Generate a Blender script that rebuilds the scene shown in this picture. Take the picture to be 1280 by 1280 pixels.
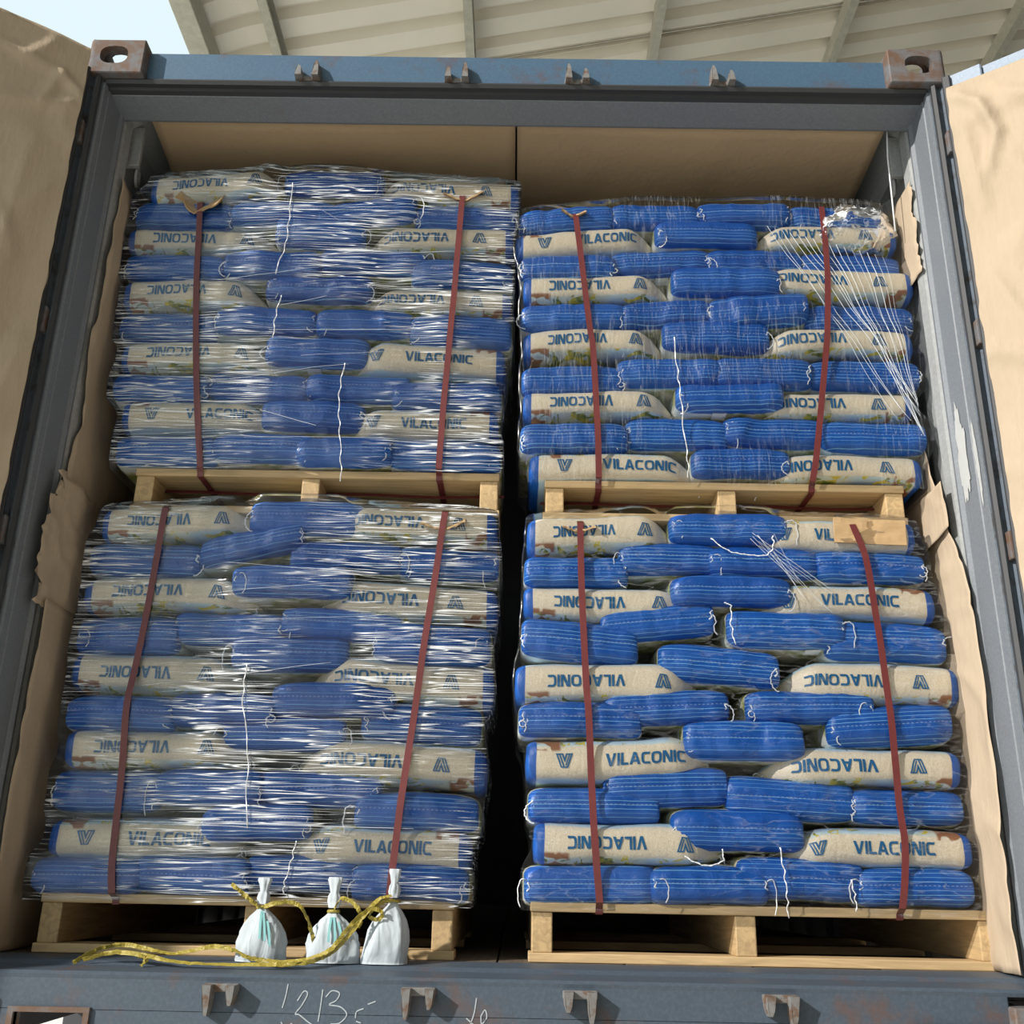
import bpy, bmesh, math, random
import numpy as np
from mathutils import Vector, Matrix, noise as mnoise

for o in list(bpy.data.objects):
    bpy.data.objects.remove(o)
scene = bpy.context.scene
col = scene.collection

# ------------------------------------------------------------------ camera
cam_data = bpy.data.cameras.new('camera')
cam = bpy.data.objects.new('camera', cam_data)
col.objects.link(cam)
cam_data.sensor_width = 36.0
cam_data.lens = 36.0 * 1282.2 / 1280.0
cam_data.clip_start = 0.05
cam_data.clip_end = 200
PITCH, YAW, ROLL = math.radians(19.766), math.radians(-0.524), math.radians(1.1145)
fwd = Vector((math.sin(YAW) * math.cos(PITCH), math.cos(YAW) * math.cos(PITCH), math.sin(PITCH)))
rgt = Vector((math.cos(YAW), -math.sin(YAW), 0))
upv = rgt.cross(fwd)
r2 = rgt * math.cos(ROLL) + upv * math.sin(ROLL)
u2 = upv * math.cos(ROLL) - rgt * math.sin(ROLL)
m = Matrix((r2, u2, -fwd)).transposed().to_4x4()
m.translation = Vector((0.0372, -2.306, 0.1836))
cam.matrix_world = m
scene.camera = cam

# ------------------------------------------------------------------ light
world = bpy.data.worlds.new('hazy_sky')
scene.world = world
world.use_nodes = True
bg = world.node_tree.nodes['Background']
bg.inputs['Color'].default_value = (0.80, 0.95, 1.0, 1)
bg.inputs['Strength'].default_value = 0.9
sun_data = bpy.data.lights.new('sun', 'SUN')
sun_data.energy = 4.9
sun_data.angle = math.radians(1.5)
sun_data.color = (1.0, 0.95, 0.87)
sun = bpy.data.objects.new('sun', sun_data)
col.objects.link(sun)
SUN_AZ, SUN_EL = math.radians(54.5), math.radians(27)
sun_dir = Vector((-math.sin(SUN_AZ) * math.cos(SUN_EL), -math.cos(SUN_AZ) * math.cos(SUN_EL), math.sin(SUN_EL)))
sun.rotation_euler = sun_dir.to_track_quat('Z', 'Y').to_euler()
sun.location = (-6, -6, 6)
vs = scene.view_settings
vs.view_transform = 'Standard'
vs.look = 'None'
vs.gamma = 1.0
vs.use_curve_mapping = False
vs.exposure = 0.14

rng = random.Random(7)


def nz(x, y=0.0, z=0.0):
    return mnoise.noise(Vector((x, y, z)))


# ------------------------------------------------------------------ materials
class NT:
    def __init__(self, name):
        self.m = bpy.data.materials.new(name)
        self.m.use_nodes = True
        self.t = self.m.node_tree
        self.b = self.t.nodes['Principled BSDF']
        self.out = self.t.nodes['Material Output']

    def n(self, kind, **kw):
        nd = self.t.nodes.new(kind)
        for k, v in kw.items():
            if k.startswith('i_'):
                key = k[2:]
                nd.inputs[int(key) if key.isdigit() else key.replace('_', ' ')].default_value = v
            else:
                setattr(nd, k, v)
        return nd

    def l(self, a, b):
        self.t.links.new(a, b)

    def math(self, op, a, b=None, c=None, clamp=False):
        nd = self.t.nodes.new('ShaderNodeMath')
        nd.operation = op
        nd.use_clamp = clamp
        for i, v in enumerate((a, b, c)):
            if v is None:
                continue
            if isinstance(v, (int, float)):
                nd.inputs[i].default_value = v
            else:
                self.l(v, nd.inputs[i])
        return nd.outputs[0]

    def mix(self, fac, a, b, blend='MIX'):
        nd = self.t.nodes.new('ShaderNodeMix')
        nd.data_type = 'RGBA'
        nd.blend_type = blend
        for sock, v in ((nd.inputs[0], fac), (nd.inputs[6], a), (nd.inputs[7], b)):
            if isinstance(v, (int, float)):
                sock.default_value = v
            elif isinstance(v, tuple):
                sock.default_value = v if len(v) == 4 else (*v, 1)
            else:
                self.l(v, sock)
        return nd.outputs[2]

    def coords(self, kind='Object', scale=(1, 1, 1), rot=(0, 0, 0)):
        tc = self.n('ShaderNodeTexCoord')
        mp = self.n('ShaderNodeMapping')
        mp.inputs['Scale'].default_value = scale
        mp.inputs['Rotation'].default_value = rot
        self.l(tc.outputs[kind], mp.inputs[0])
        return mp.outputs[0]

    def noise(self, vec, scale, detail=4, rough=0.55, dist=0.0):
        nd = self.n('ShaderNodeTexNoise')
        nd.inputs['Scale'].default_value = scale
        nd.inputs['Detail'].default_value = detail
        nd.inputs['Roughness'].default_value = rough
        nd.inputs['Distortion'].default_value = dist
        if vec is not None:
            self.l(vec, nd.inputs['Vector'])
        return nd.outputs[0]

    def ramp(self, fac, lo, hi):
        nd = self.n('ShaderNodeMapRange')
        nd.interpolation_type = 'SMOOTHSTEP'
        nd.inputs['From Min'].default_value = lo
        nd.inputs['From Max'].default_value = hi
        self.l(fac, nd.inputs['Value'])
        return nd.outputs[0]

    def bump(self, height, strength=0.3, dist=0.01):
        nd = self.n('ShaderNodeBump')
        nd.inputs['Strength'].default_value = strength
        nd.inputs['Distance'].default_value = dist
        self.l(height, nd.inputs['Height'])
        self.l(nd.outputs[0], self.b.inputs['Normal'])

    def base(self, v):
        s = self.b.inputs['Base Color']
        if isinstance(v, tuple):
            s.default_value = v if len(v) == 4 else (*v, 1)
        else:
            self.l(v, s)

    def set(self, **kw):
        for k, v in kw.items():
            self.b.inputs[k.replace('_', ' ')].default_value = v


def painted_metal(name, c, rust=0.35, rough=0.5, rustcol=(0.12, 0.055, 0.03), scale=6):
    t = NT(name)
    v = t.coords('Object')
    big = t.noise(v, scale, 6, 0.65)
    fine = t.noise(v, scale * 18, 3, 0.6)
    c2 = tuple(min(1, x * 1.18 + 0.006) for x in c)
    basec = t.mix(t.ramp(fine, 0.35, 0.75), c, c2)
    m1 = t.ramp(big, 0.62 - rust * 0.25, 0.78 - rust * 0.2)
    t.base(t.mix(t.math('MULTIPLY', m1, min(1, rust * 2)), basec, rustcol))
    t.set(Roughness=rough)
    t.bump(fine, 0.15, 0.002)
    return t.m


def kraft(name, c):
    t = NT(name)
    v = t.coords('Object')
    f = t.noise(t.coords('Object', (1, 1, 0.25)), 60, 4, 0.6)
    g = t.noise(v, 3.0, 3, 0.5)
    c1 = tuple(x * 0.88 for x in c)
    c2 = tuple(min(1, x * 1.08) for x in c)
    t.base(t.mix(t.math('MULTIPLY_ADD', g, 0.5, t.math('MULTIPLY', f, 0.5)), c1, c2))
    t.set(Roughness=0.75)
    t.b.inputs['Specular IOR Level'].default_value = 0.25
    t.bump(t.math('ADD', f, t.math('MULTIPLY', t.noise(v, 7, 4, 0.5), 3.0)), 0.35, 0.006)
    return t.m


def wood(name, c, axis):
    t = NT(name)
    sc = [14, 14, 14]
    sc[axis] = 1.2
    v = t.coords('Object', tuple(sc))
    a = t.noise(v, 3.5, 5, 0.6, 1.2)
    b = t.noise(v, 14, 3, 0.6)
    dark = tuple(x * 0.55 for x in c)
    t.base(t.mix(t.math('MULTIPLY_ADD', b, 0.35, t.math('MULTIPLY', t.ramp(a, 0.3, 0.7), 0.65)), dark, c))
    t.set(Roughness=0.7)
    t.bump(b, 0.2, 0.003)
    return t.m


def plain(name, c, rough=0.6, var=0.15, scale=20, metallic=0.0):
    t = NT(name)
    f = t.noise(t.coords('Object'), scale, 3)
    t.base(t.mix(f, tuple(x * (1 - var) for x in c), tuple(min(1, x * (1 + var)) for x in c)))
    t.set(Roughness=rough, Metallic=metallic)
    return t.m


def blue_sack_mat():
    t = NT('sack_end_blue')
    tc = t.n('ShaderNodeTexCoord')
    sep = t.n('ShaderNodeSeparateXYZ')
    t.l(tc.outputs['UV'], sep.inputs[0])          # u across the width, v up the end face (metres)
    so = t.n('ShaderNodeSeparateXYZ')
    t.l(tc.outputs['Object'], so.inputs[0])
    oi = t.n('ShaderNodeObjectInfo')
    rnd = oi.outputs['Random']
    wob = t.noise(t.coords('Object', (1.5, 1.5, 1.5)), 6, 2)
    vv = t.math('MULTIPLY_ADD', wob, 0.006, sep.outputs[1])
    ph = t.math('FRACT', t.math('MULTIPLY', vv, 105.0))
    line = t.ramp(t.math('ABSOLUTE', t.math('SUBTRACT', ph, 0.5)), 0.12, 0.04)
    sel = t.n('ShaderNodeTexNoise')
    sel.noise_dimensions = '1D'
    sel.inputs['Scale'].default_value = 1.0
    t.l(t.math('MULTIPLY_ADD', t.math('FLOOR', t.math('MULTIPLY', vv, 105.0)), 7.31, t.math('MULTIPLY', rnd, 50.0)), sel.inputs['W'])
    line = t.math('MULTIPLY', line, t.ramp(sel.outputs[0], 0.35, 0.62))
    grain = t.noise(t.coords('Object', (6, 30, 60)), 4, 3)
    blue = t.mix(grain, (0.006, 0.075, 0.36), (0.012, 0.135, 0.52))
    blue = t.mix(t.math('MULTIPLY', rnd, 0.45), blue, (0.008, 0.06, 0.30))
    blue = t.mix(t.math('MULTIPLY', line, 0.8), blue, (0.24, 0.56, 0.90))
    # sewn closing seam: a dashed row of stitches along the fold
    dash = t.math('GREATER_THAN', t.math('FRACT', t.math('MULTIPLY', sep.outputs[0], 95.0)), 0.45)
    seam = t.math('MULTIPLY', t.math('LESS_THAN', t.math('ABSOLUTE', t.math('SUBTRACT', sep.outputs[1], 0.003)), 0.0011), dash)
    blue = t.mix(t.math('MULTIPLY', seam, 0.28), blue, (0.6, 0.72, 0.85))
    # printed faces further back: pale print with plants
    pn = t.noise(t.coords('Object', (1, 1, 1)), 22, 3)
    pr = t.mix(t.ramp(pn, 0.42, 0.6), (0.66, 0.60, 0.46), (0.30, 0.33, 0.06))
    pr = t.mix(t.ramp(t.noise(t.coords('Object'), 9, 2), 0.5, 0.62), pr, (0.70, 0.74, 0.74))
    back = t.ramp(t.math('MULTIPLY_ADD', wob, 0.02, so.outputs[1]), 0.040, 0.046)
    t.base(t.mix(back, blue, pr))
    t.set(Roughness=0.38)
    cr = t.noise(t.coords('Object', (1, 1, 1)), 28, 4, 0.6, 0.6)
    t.bump(t.math('ADD', t.math('MULTIPLY', line, -0.25), t.math('MULTIPLY', cr, 1.5)), 0.55, 0.006)
    return t.m


def cream_sack_mat():
    t = NT('sack_side_cream')
    tc = t.n('ShaderNodeTexCoord')
    sep = t.n('ShaderNodeSeparateXYZ')
    t.l(tc.outputs['UV'], sep.inputs[0])          # print space: u along the text, v up the text
    at = t.n('ShaderNodeAttribute', attribute_name='blunt')
    bl = at.outputs['Fac']                         # distance from the sewn end, 0..1
    v0 = t.coords('Object')
    wob = t.noise(v0, 14, 3)
    u, v = sep.outputs[0], sep.outputs[1]
    vw = t.math('MULTIPLY_ADD', t.math('SUBTRACT', wob, 0.5), 0.10, v)
    grains = t.noise(v0, 380, 2, 0.6)
    cream = t.mix(t.ramp(grains, 0.3, 0.7), (0.66, 0.56, 0.42), (0.82, 0.73, 0.58))
    # upper printed edge: sky fading to navy, with plants
    sky = t.mix(t.ramp(vw, 0.80, 0.98), (0.50, 0.66, 0.74), (0.07, 0.13, 0.36))
    sky = t.mix(t.ramp(t.noise(v0, 7, 2), 0.45, 0.62), sky, (0.60, 0.62, 0.52))
    plant = t.noise(t.coords('Object', (1.4, 1, 3.2)), 13, 3, 0.6, 1.5)
    green = t.mix(t.ramp(t.noise(v0, 30, 2), 0.4, 0.6), (0.12, 0.17, 0.03), (0.62, 0.50, 0.05))
    edge = t.mix(t.ramp(plant, 0.54, 0.58), sky, green)
    c = t.mix(t.ramp(vw, 0.74, 0.80), cream, edge)
    # lower printed edge: pale blue band
    c = t.mix(t.ramp(vw, 0.20, 0.12), c, (0.42, 0.60, 0.72))
    # rust-brown picture near the sewn end
    pic = t.math('MULTIPLY', t.ramp(bl, 0.19, 0.17), t.math('MULTIPLY', t.ramp(vw, 0.66, 0.72), t.ramp(t.noise(v0, 24, 1), 0.44, 0.5)))
    c = t.mix(pic, c, (0.30, 0.13, 0.06))
    # blue sewn end
    c = t.mix(t.ramp(bl, 0.056, 0.050), c, (0.01, 0.10, 0.42))
    t.base(c)
    t.set(Roughness=0.42)
    cr = t.noise(t.coords('Object', (2.2, 1, 1)), 20, 4, 0.6, 0.4)
    t.bump(t.math('MULTIPLY_ADD', grains, 0.25, cr), 0.45, 0.006)
    return t.m


def film_mat(name, stretch, rot, density, milky, gain, rough, undul=2.0):
    """thin clear stretch film with tension wrinkles"""
    t = NT(name)
    t.t.nodes.remove(t.b)
    v = t.coords('Object', stretch, rot)
    w1 = t.noise(v, 1.0, 2, 0.5, 0.4)
    w2 = t.noise(v, 2.3, 2, 0.5, 0.3)
    broad = t.noise(t.coords('Object'), 3.2, 3)
    und = t.noise(t.coords('Object', (1, 1, 2.2)), 7.0, 1, 0.4)
    hgt = t.math('ADD', t.math('MULTIPLY', und, undul), t.math('ADD', w1, t.math('MULTIPLY', w2, 0.5)))
    bp = t.n('ShaderNodeBump')
    bp.inputs['Strength'].default_value = 1.0
    bp.inputs['Distance'].default_value = 0.006 * density
    t.l(hgt, bp.inputs['Height'])
    lw = t.n('ShaderNodeFresnel')
    lw.inputs['IOR'].default_value = 1.5
    t.l(bp.outputs[0], lw.inputs['Normal'])
    refl = t.math('MULTIPLY', lw.outputs[0], gain, clamp=True)
    gl = t.n('ShaderNodeBsdfGlossy')
    gl.inputs['Roughness'].default_value = rough
    gl.inputs['Color'].default_value = (1, 1, 1, 1)
    t.l(bp.outputs[0], gl.inputs['Normal'])
    tr = t.n('ShaderNodeBsdfTransparent')
    tr.inputs['Color'].default_value = (0.98, 0.985, 0.99, 1)
    mx = t.n('ShaderNodeMixShader')
    t.l(refl, mx.inputs[0])
    t.l(tr.outputs[0], mx.inputs[1])
    t.l(gl.outputs[0], mx.inputs[2])
    # bunched creases scatter white, boosted to paint sun glare into the film
    rid = t.math('ABSOLUTE', t.math('SUBTRACT', w2, 0.5))
    crease = t.math('MULTIPLY', t.ramp(rid, 0.035, 0.0), t.ramp(broad, 0.38, 0.58))
    df = t.n('ShaderNodeBsdfDiffuse')
    df.inputs['Color'].default_value = (0.9, 0.93, 0.97, 1)
    mx2 = t.n('ShaderNodeMixShader')
    t.l(t.math('MULTIPLY', crease, milky), mx2.inputs[0])
    t.l(mx.outputs[0], mx2.inputs[1])
    t.l(df.outputs[0], mx2.inputs[2])
    t.l(mx2.outputs[0], t.out.inputs['Surface'])
    return t.m


M = {}
M['header_blue'] = painted_metal('header_blue_paint', (0.055, 0.110, 0.18), 0.30, 0.45, scale=9)
M['sill_blue'] = painted_metal('sill_slate_paint', (0.05, 0.070, 0.098), 0.30, 0.55, scale=7)
M['frame_grey'] = painted_metal('frame_grey_paint', (0.150, 0.166, 0.190), 0.12, 0.5, scale=8)
M['post_dark'] = painted_metal('post_weathered_paint', (0.10, 0.125, 0.16), 0.45, 0.6, (0.05, 0.04, 0.035), 14)
M['casting'] = painted_metal('casting_rusty_steel', (0.13, 0.13, 0.14), 0.85, 0.75, (0.13, 0.075, 0.05), 16)
M['keeper'] = painted_metal('keeper_rusty_steel', (0.16, 0.16, 0.16), 0.7, 0.7, (0.12, 0.07, 0.045), 40)
M['inner_wall'] = painted_metal('inner_wall_paint', (0.27, 0.28, 0.285), 0.1, 0.55, scale=5)
M['door_paint'] = painted_metal('door_pale_blue_paint', (0.24, 0.30, 0.39), 0.1, 0.5, scale=9)
M['rubber'] = plain('black_rubber', (0.035, 0.037, 0.042), 0.6)
M['plank'] = wood('floor_plank_wood', (0.14, 0.11, 0.085), 1)
M['kraft'] = kraft('kraft_paper', (0.455, 0.36, 0.262))
M['kraft_dull'] = kraft('kraft_paper_dull', (0.42, 0.31, 0.20))
M['pine_x'] = wood('pine_along_width', (0.66, 0.47, 0.25), 0)
M['pine_y'] = wood('pine_along_depth', (0.62, 0.43, 0.22), 1)
M['blue'] = blue_sack_mat()
M['cream'] = cream_sack_mat()
M['print_blue'] = plain('print_blue', (0.012, 0.12, 0.29), 0.4, 0.2, 60)
M['string'] = plain('white_string', (0.80, 0.82, 0.85), 0.8)
M['strap'] = plain('maroon_strap', (0.13, 0.026, 0.026), 0.42, 0.25, 60)
M['card'] = plain('cardboard', (0.47, 0.31, 0.16), 0.8, 0.2, 30)
M['label'] = plain('white_label', (0.74, 0.75, 0.74), 0.5, 0.1, 80)
M['chalk'] = plain('white_chalk', (0.36, 0.40, 0.44), 0.9, 0.3, 200)
t = NT('nonwoven_white')
t.base(t.mix(t.noise(t.coords('Object'), 120, 3), (0.42, 0.47, 0.52), (0.50, 0.55, 0.59)))
t.set(Roughness=0.9)
t.bump(t.noise(t.coords('Object', (1.8, 1.8, 0.5)), 16, 2, 0.5, 0.6), 0.6, 0.02)
M['pouch'] = t.m
M['pouch_print'] = plain('teal_print', (0.20, 0.45, 0.46), 0.7)
t = NT('yellow_plastic')
t.base(t.mix(t.noise(t.coords('Object'), 45, 3), (0.30, 0.235, 0.03), (0.50, 0.40, 0.07)))
t.set(Roughness=0.32, Alpha=0.86)
t.bump(t.noise(t.coords('Object', (1, 3, 3)), 60, 3, 0.6), 0.8, 0.006)
M['ribbon'] = t.m
M['paint_patch'] = plain('white_paint_patch', (0.45, 0.46, 0.46), 0.7)
M['roof'] = plain('roof_sheet_cream', (0.84, 0.785, 0.68), 0.6, 0.10, 2.2)
M['galv'] = plain('galvanised_steel', (0.42, 0.40, 0.33), 0.5, 0.3, 25)
M['concrete'] = plain('concrete_ground', (0.72, 0.68, 0.60), 0.9, 0.15, 1.5)
M['shade_wall'] = plain('shade_wall_grey', (0.17, 0.165, 0.155), 0.9, 0.15, 2)  # dark grey for the two unseen walls added to cut ambient light
M['chassis'] = plain('chassis_steel', (0.05, 0.05, 0.06), 0.6)


# ------------------------------------------------------------------ mesh helpers
def tag(o, label, cat, group=None, kind=None):
    if label:
        o['label'] = label
    if cat:
        o['category'] = cat
    if group:
        o['group'] = group
    if kind:
        o['kind'] = kind
    return o


def empty(name, loc=(0, 0, 0)):
    o = bpy.data.objects.new(name, None)
    o.empty_display_size = 0.1
    o.location = loc
    col.objects.link(o)
    return o


def link(name, me, mat, parent=None, smooth=False, local=False):
    o = bpy.data.objects.new(name, me)
    col.objects.link(o)
    if mat is not None and len(me.materials) == 0:
        me.materials.append(M[mat] if isinstance(mat, str) else mat)
    if smooth:
        me.polygons.foreach_set('use_smooth', [True] * len(me.polygons))
    if parent is not None:
        o.parent = parent
        # meshes are written in world coordinates; roots are only translated
        if not local and parent.parent is None:
            o.matrix_parent_inverse = Matrix.Translation(-Vector(parent.location))
    return o


def pyobj(name, verts, faces, mat, parent=None, smooth=False, local=False):
    me = bpy.data.meshes.new(name)
    me.from_pydata([tuple(v) for v in verts], [], faces)
    me.update()
    return link(name, me, mat, parent, smooth, local)


def add_box(bm, a, b, bev=0.0):
    vs_ = [bm.verts.new((x, y, z)) for x in (a[0], b[0]) for y in (a[1], b[1]) for z in (a[2], b[2])]
    idx = [(0, 1, 3, 2), (4, 6, 7, 5), (0, 4, 5, 1), (2, 3, 7, 6), (0, 2, 6, 4), (1, 5, 7, 3)]
    fs = [bm.faces.new([vs_[i] for i in f]) for f in idx]
    if bev:
        es = list({e for f in fs for e in f.edges})
        bmesh.ops.bevel(bm, geom=es, offset=bev, segments=2, affect='EDGES', profile=0.5)


def boxes(name, lst, mat, parent=None, bev=0.0):
    bm = bmesh.new()
    for a, b in lst:
        add_box(bm, a, b, bev)
    bmesh.ops.recalc_face_normals(bm, faces=bm.faces)
    me = bpy.data.meshes.new(name)
    bm.to_mesh(me)
    bm.free()
    return link(name, me, mat, parent)


def extrude_profile(name, prof, axis, lo, hi, mat, parent=None, n=2, closed=True):
    """prof: 2-d outline; axis 'x' -> (y,z) outline, axis 'z' -> (x,y) outline"""
    V, F = [], []
    k = len(prof)
    for i in range(n):
        s = lo + (hi - lo) * i / (n - 1)
        for p in prof:
            V.append((s, p[0], p[1]) if axis == 'x' else (p[0], p[1], s))
    for i in range(n - 1):
        for j in range(k if closed else k - 1):
            j2 = (j + 1) % k
            F.append((i * k + j, i * k + j2, (i + 1) * k + j2, (i + 1) * k + j))
    if closed:
        F.append(tuple(range(k)))
        F.append(tuple(range((n - 1) * k, n * k)))
    o = pyobj(name, V, F, mat, parent)
    bm = bmesh.new()
    bm.from_mesh(o.data)
    bmesh.ops.recalc_face_normals(bm, faces=bm.faces)
    bm.to_mesh(o.data)
    bm.free()
    return o


def tube(path, r, sides=5, taper=None):
    """returns verts, faces of a tube along a path"""
    V, F = [], []
    P = [Vector(p) for p in path]
    n = len(P)
    for i, p in enumerate(P):
        d = (P[min(i + 1, n - 1)] - P[max(i - 1, 0)])
        if d.length < 1e-9:
            d = Vector((0, 0, 1))
        d.normalize()
        a = d.cross(Vector((0.3, 1, 0.2)))
        if a.length < 1e-4:
            a = d.cross(Vector((1, 0, 0)))
        a.normalize()
        b = d.cross(a)
        rr = r * (taper(i / (n - 1)) if taper else 1)
        for k in range(sides):
            t = 2 * math.pi * k / sides
            V.append(p + a * (rr * math.cos(t)) + b * (rr * math.sin(t)))
    for i in range(n - 1):
        for k in range(sides):
            k2 = (k + 1) % sides
            F.append((i * sides + k, i * sides + k2, (i + 1) * sides + k2, (i + 1) * sides + k))
    F.append(tuple(range(sides - 1, -1, -1)))
    F.append(tuple(range((n - 1) * sides, n * sides)))
    return V, F


def smooth_path(pts, k=6):
    """Catmull-Rom through the points"""
    P = [Vector(p) for p in pts]
    P = [P[0] * 2 - P[1]] + P + [P[-1] * 2 - P[-2]]
    out = []
    for i in range(1, len(P) - 2):
        for s in range(k):
            t = s / k
            a, b, c, d = P[i - 1], P[i], P[i + 1], P[i + 2]
            out.append(0.5 * ((2 * b) + (c - a) * t + (2 * a - 5 * b + 4 * c - d) * t * t + (3 * b - a - 3 * c + d) * t ** 3))
    out.append(P[-2])
    return out


def ribbon(path, width, thick, side=Vector((1, 0, 0)), twist=None):
    """flat band with thickness along a path; side = width direction"""
    V, F = [], []
    P = [Vector(p) for p in path]
    n = len(P)
    for i, p in enumerate(P):
        d = (P[min(i + 1, n - 1)] - P[max(i - 1, 0)]).normalized()
        s = side - d * side.dot(d)
        if s.length < 1e-3:
            s = Vector((0, 1, 0)) - d * d.y
        s.normalize()
        nn = d.cross(s)
        if twist:
            a = twist(i / (n - 1))
            s, nn = s * math.cos(a) + nn * math.sin(a), nn * math.cos(a) - s * math.sin(a)
        w, h = width / 2, thick / 2
        for (x, y) in ((-w, -h), (w, -h), (w, h), (-w, h)):
            V.append(p + s * x + nn * y)
    for i in range(n - 1):
        for k in range(4):
            k2 = (k + 1) % 4
            F.append((i * 4 + k, i * 4 + k2, (i + 1) * 4 + k2, (i + 1) * 4 + k))
    F.append((3, 2, 1, 0))
    F.append(tuple((n - 1) * 4 + k for k in range(4)))
    return V, F


def boolean_cut(o, cutters):
    """apply difference booleans without operators"""
    for c in cutters:
        md = o.modifiers.new('cut', 'BOOLEAN')
        md.operation = 'DIFFERENCE'
        md.solver = 'EXACT'
        md.object = c
    dg = bpy.context.evaluated_depsgraph_get()
    me = bpy.data.meshes.new_from_object(o.evaluated_get(dg))
    o.modifiers.clear()
    o.data = me
    for c in cutters:
        bpy.data.objects.remove(c)


def rounded_prism(name, cx, cz, hx, hz, y0, y1, n=20, e=2.6, axis='y'):
    V, F = [], []
    for y in (y0, y1):
        for k in range(n):
            t = 2 * math.pi * k / n
            c, s = math.cos(t), math.sin(t)
            a = cx + hx * math.copysign(abs(c) ** (2 / e), c)
            b = cz + hz * math.copysign(abs(s) ** (2 / e), s)
            V.append({'y': (a, y, b), 'x': (y, a, b), 'z': (a, b, y)}[axis])
    for k in range(n):
        k2 = (k + 1) % n
        F.append((k, k2, n + k2, n + k))
    F.append(tuple(range(n)))
    F.append(tuple(range(n, 2 * n)))
    o = pyobj(name, V, F, None)
    bm = bmesh.new()
    bm.from_mesh(o.data)
    bmesh.ops.recalc_face_normals(bm, faces=bm.faces)
    bm.to_mesh(o.data)
    bm.free()
    return o

# ================================================================== ground and canopy
g = boxes('ground', [((-40, -30, -1.45), (40, 45, -1.30))], 'concrete')
tag(g, 'pale concrete yard under the trailer', None, kind='structure')

w = boxes('shade_wall_right', [((4.3, -8.6, -1.30), (4.5, 9.0, 6.15))], 'shade_wall')  # unseen wall, added to darken the left jamb and door
tag(w, 'unseen grey wall added to shade the container, under the high side of the canopy', None, kind='structure')
w = boxes('shade_wall_back', [((-0.4, -8.8, -1.30), (4.5, -8.6, 6.15))], 'shade_wall')  # second unseen wall, added to block light from behind the camera
tag(w, 'unseen grey wall added to shade the container, across the loading yard', None, kind='structure')

SL = 0.215


def roof_z(x):
    z = 5.3 + SL * x
    if x < -1.5:
        t = (-1.5 - x) / 0.45
        z -= 0.10 * t * t
    return z


canopy = empty('canopy', (4.1, 8.6, -1.30))
tag(canopy, 'cream corrugated canopy roof on galvanised purlins above the container', 'canopy')
PER = 0.236
xs_ = [-1.95, -1.8, -1.65, -1.5, 0.5, 2.5, 4.3]


def roof_profile(y):
    f = (y / PER) % 1.0
    if f < 0.12:
        return 0.06 * f / 0.12
    if f < 0.30:
        return 0.06
    if f < 0.42:
        return 0.06 * (0.42 - f) / 0.12
    return 0.0


sheet_w = PER * 4
y = -8.26
si = 0
while y < 8.7:
    ys = []
    for k in range(4):
        for f in (0.0, 0.12, 0.30, 0.42, 0.70):
            ys.append(k * PER + f * PER)
    ys.append(sheet_w + 0.03)
    V, F = [], []
    lift = 0.004 * (si % 2)
    for yy in ys:
        for x in xs_:
            V.append((x, y + yy, roof_z(x) + roof_profile(yy) + lift))
    nx = len(xs_)
    for i in range(len(ys) - 1):
        for j in range(nx - 1):
            F.append((i * nx + j, i * nx + j + 1, (i + 1) * nx + j + 1, (i + 1) * nx + j))
    o = pyobj('roof_sheet', V, F, 'roof', canopy)
    sd = o.modifiers.new('gauge', 'SOLIDIFY')
    sd.thickness = 0.0015
    y += sheet_w
    si += 1
for x in (-1.48, -0.33, 0.87, 2.17, 3.47):
    z = roof_z(x)
    # lipped channel purlin
    t_ = 0.004
    w, h = 0.055, 0.13
    zt = z - 0.004
    prof = [(x - w / 2, zt), (x + w / 2, zt), (x + w / 2, zt - t_), (x - w / 2 + t_, zt - t_), (x - w / 2 + t_, zt - h + t_),
            (x + w / 2 - t_, zt - h + t_), (x + w / 2 - t_, zt - h + 0.02), (x + w / 2, zt - h + 0.02), (x + w / 2, zt - h), (x - w / 2, zt - h)]
    V = [(p[0], yy, p[1]) for yy in (-8.4, 8.9) for p in prof]
    k = len(prof)
    F = [(j, (j + 1) % k, k + (j + 1) % k, k + j) for j in range(k)] + [tuple(range(k)), tuple(range(k, 2 * k))]
    pyobj('purlin', V, F, 'galv', canopy)
ze = roof_z(-1.87)
boxes('edge_beam', [((-1.93, -8.4, ze - 0.17), (-1.81, 8.9, ze - 0.01))], 'galv', canopy, 0.006)
for (x, yy) in ((-1.87, 8.6), (4.1, 8.6), (-1.87, -8.2), (4.1, -8.2)):
    zt = roof_z(x) - 0.14
    boxes('column', [((x - 0.08, yy - 0.08, -1.30), (x + 0.08, yy + 0.08, zt))], 'galv', canopy)
for yy in (8.6, -8.2):
    V, F = tube([(-1.87, yy, roof_z(-1.87) - 0.16), (4.1, yy, roof_z(4.1) - 0.16)], 0.07, 8)
    pyobj('rafter', V, F, 'galv', canopy)

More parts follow.
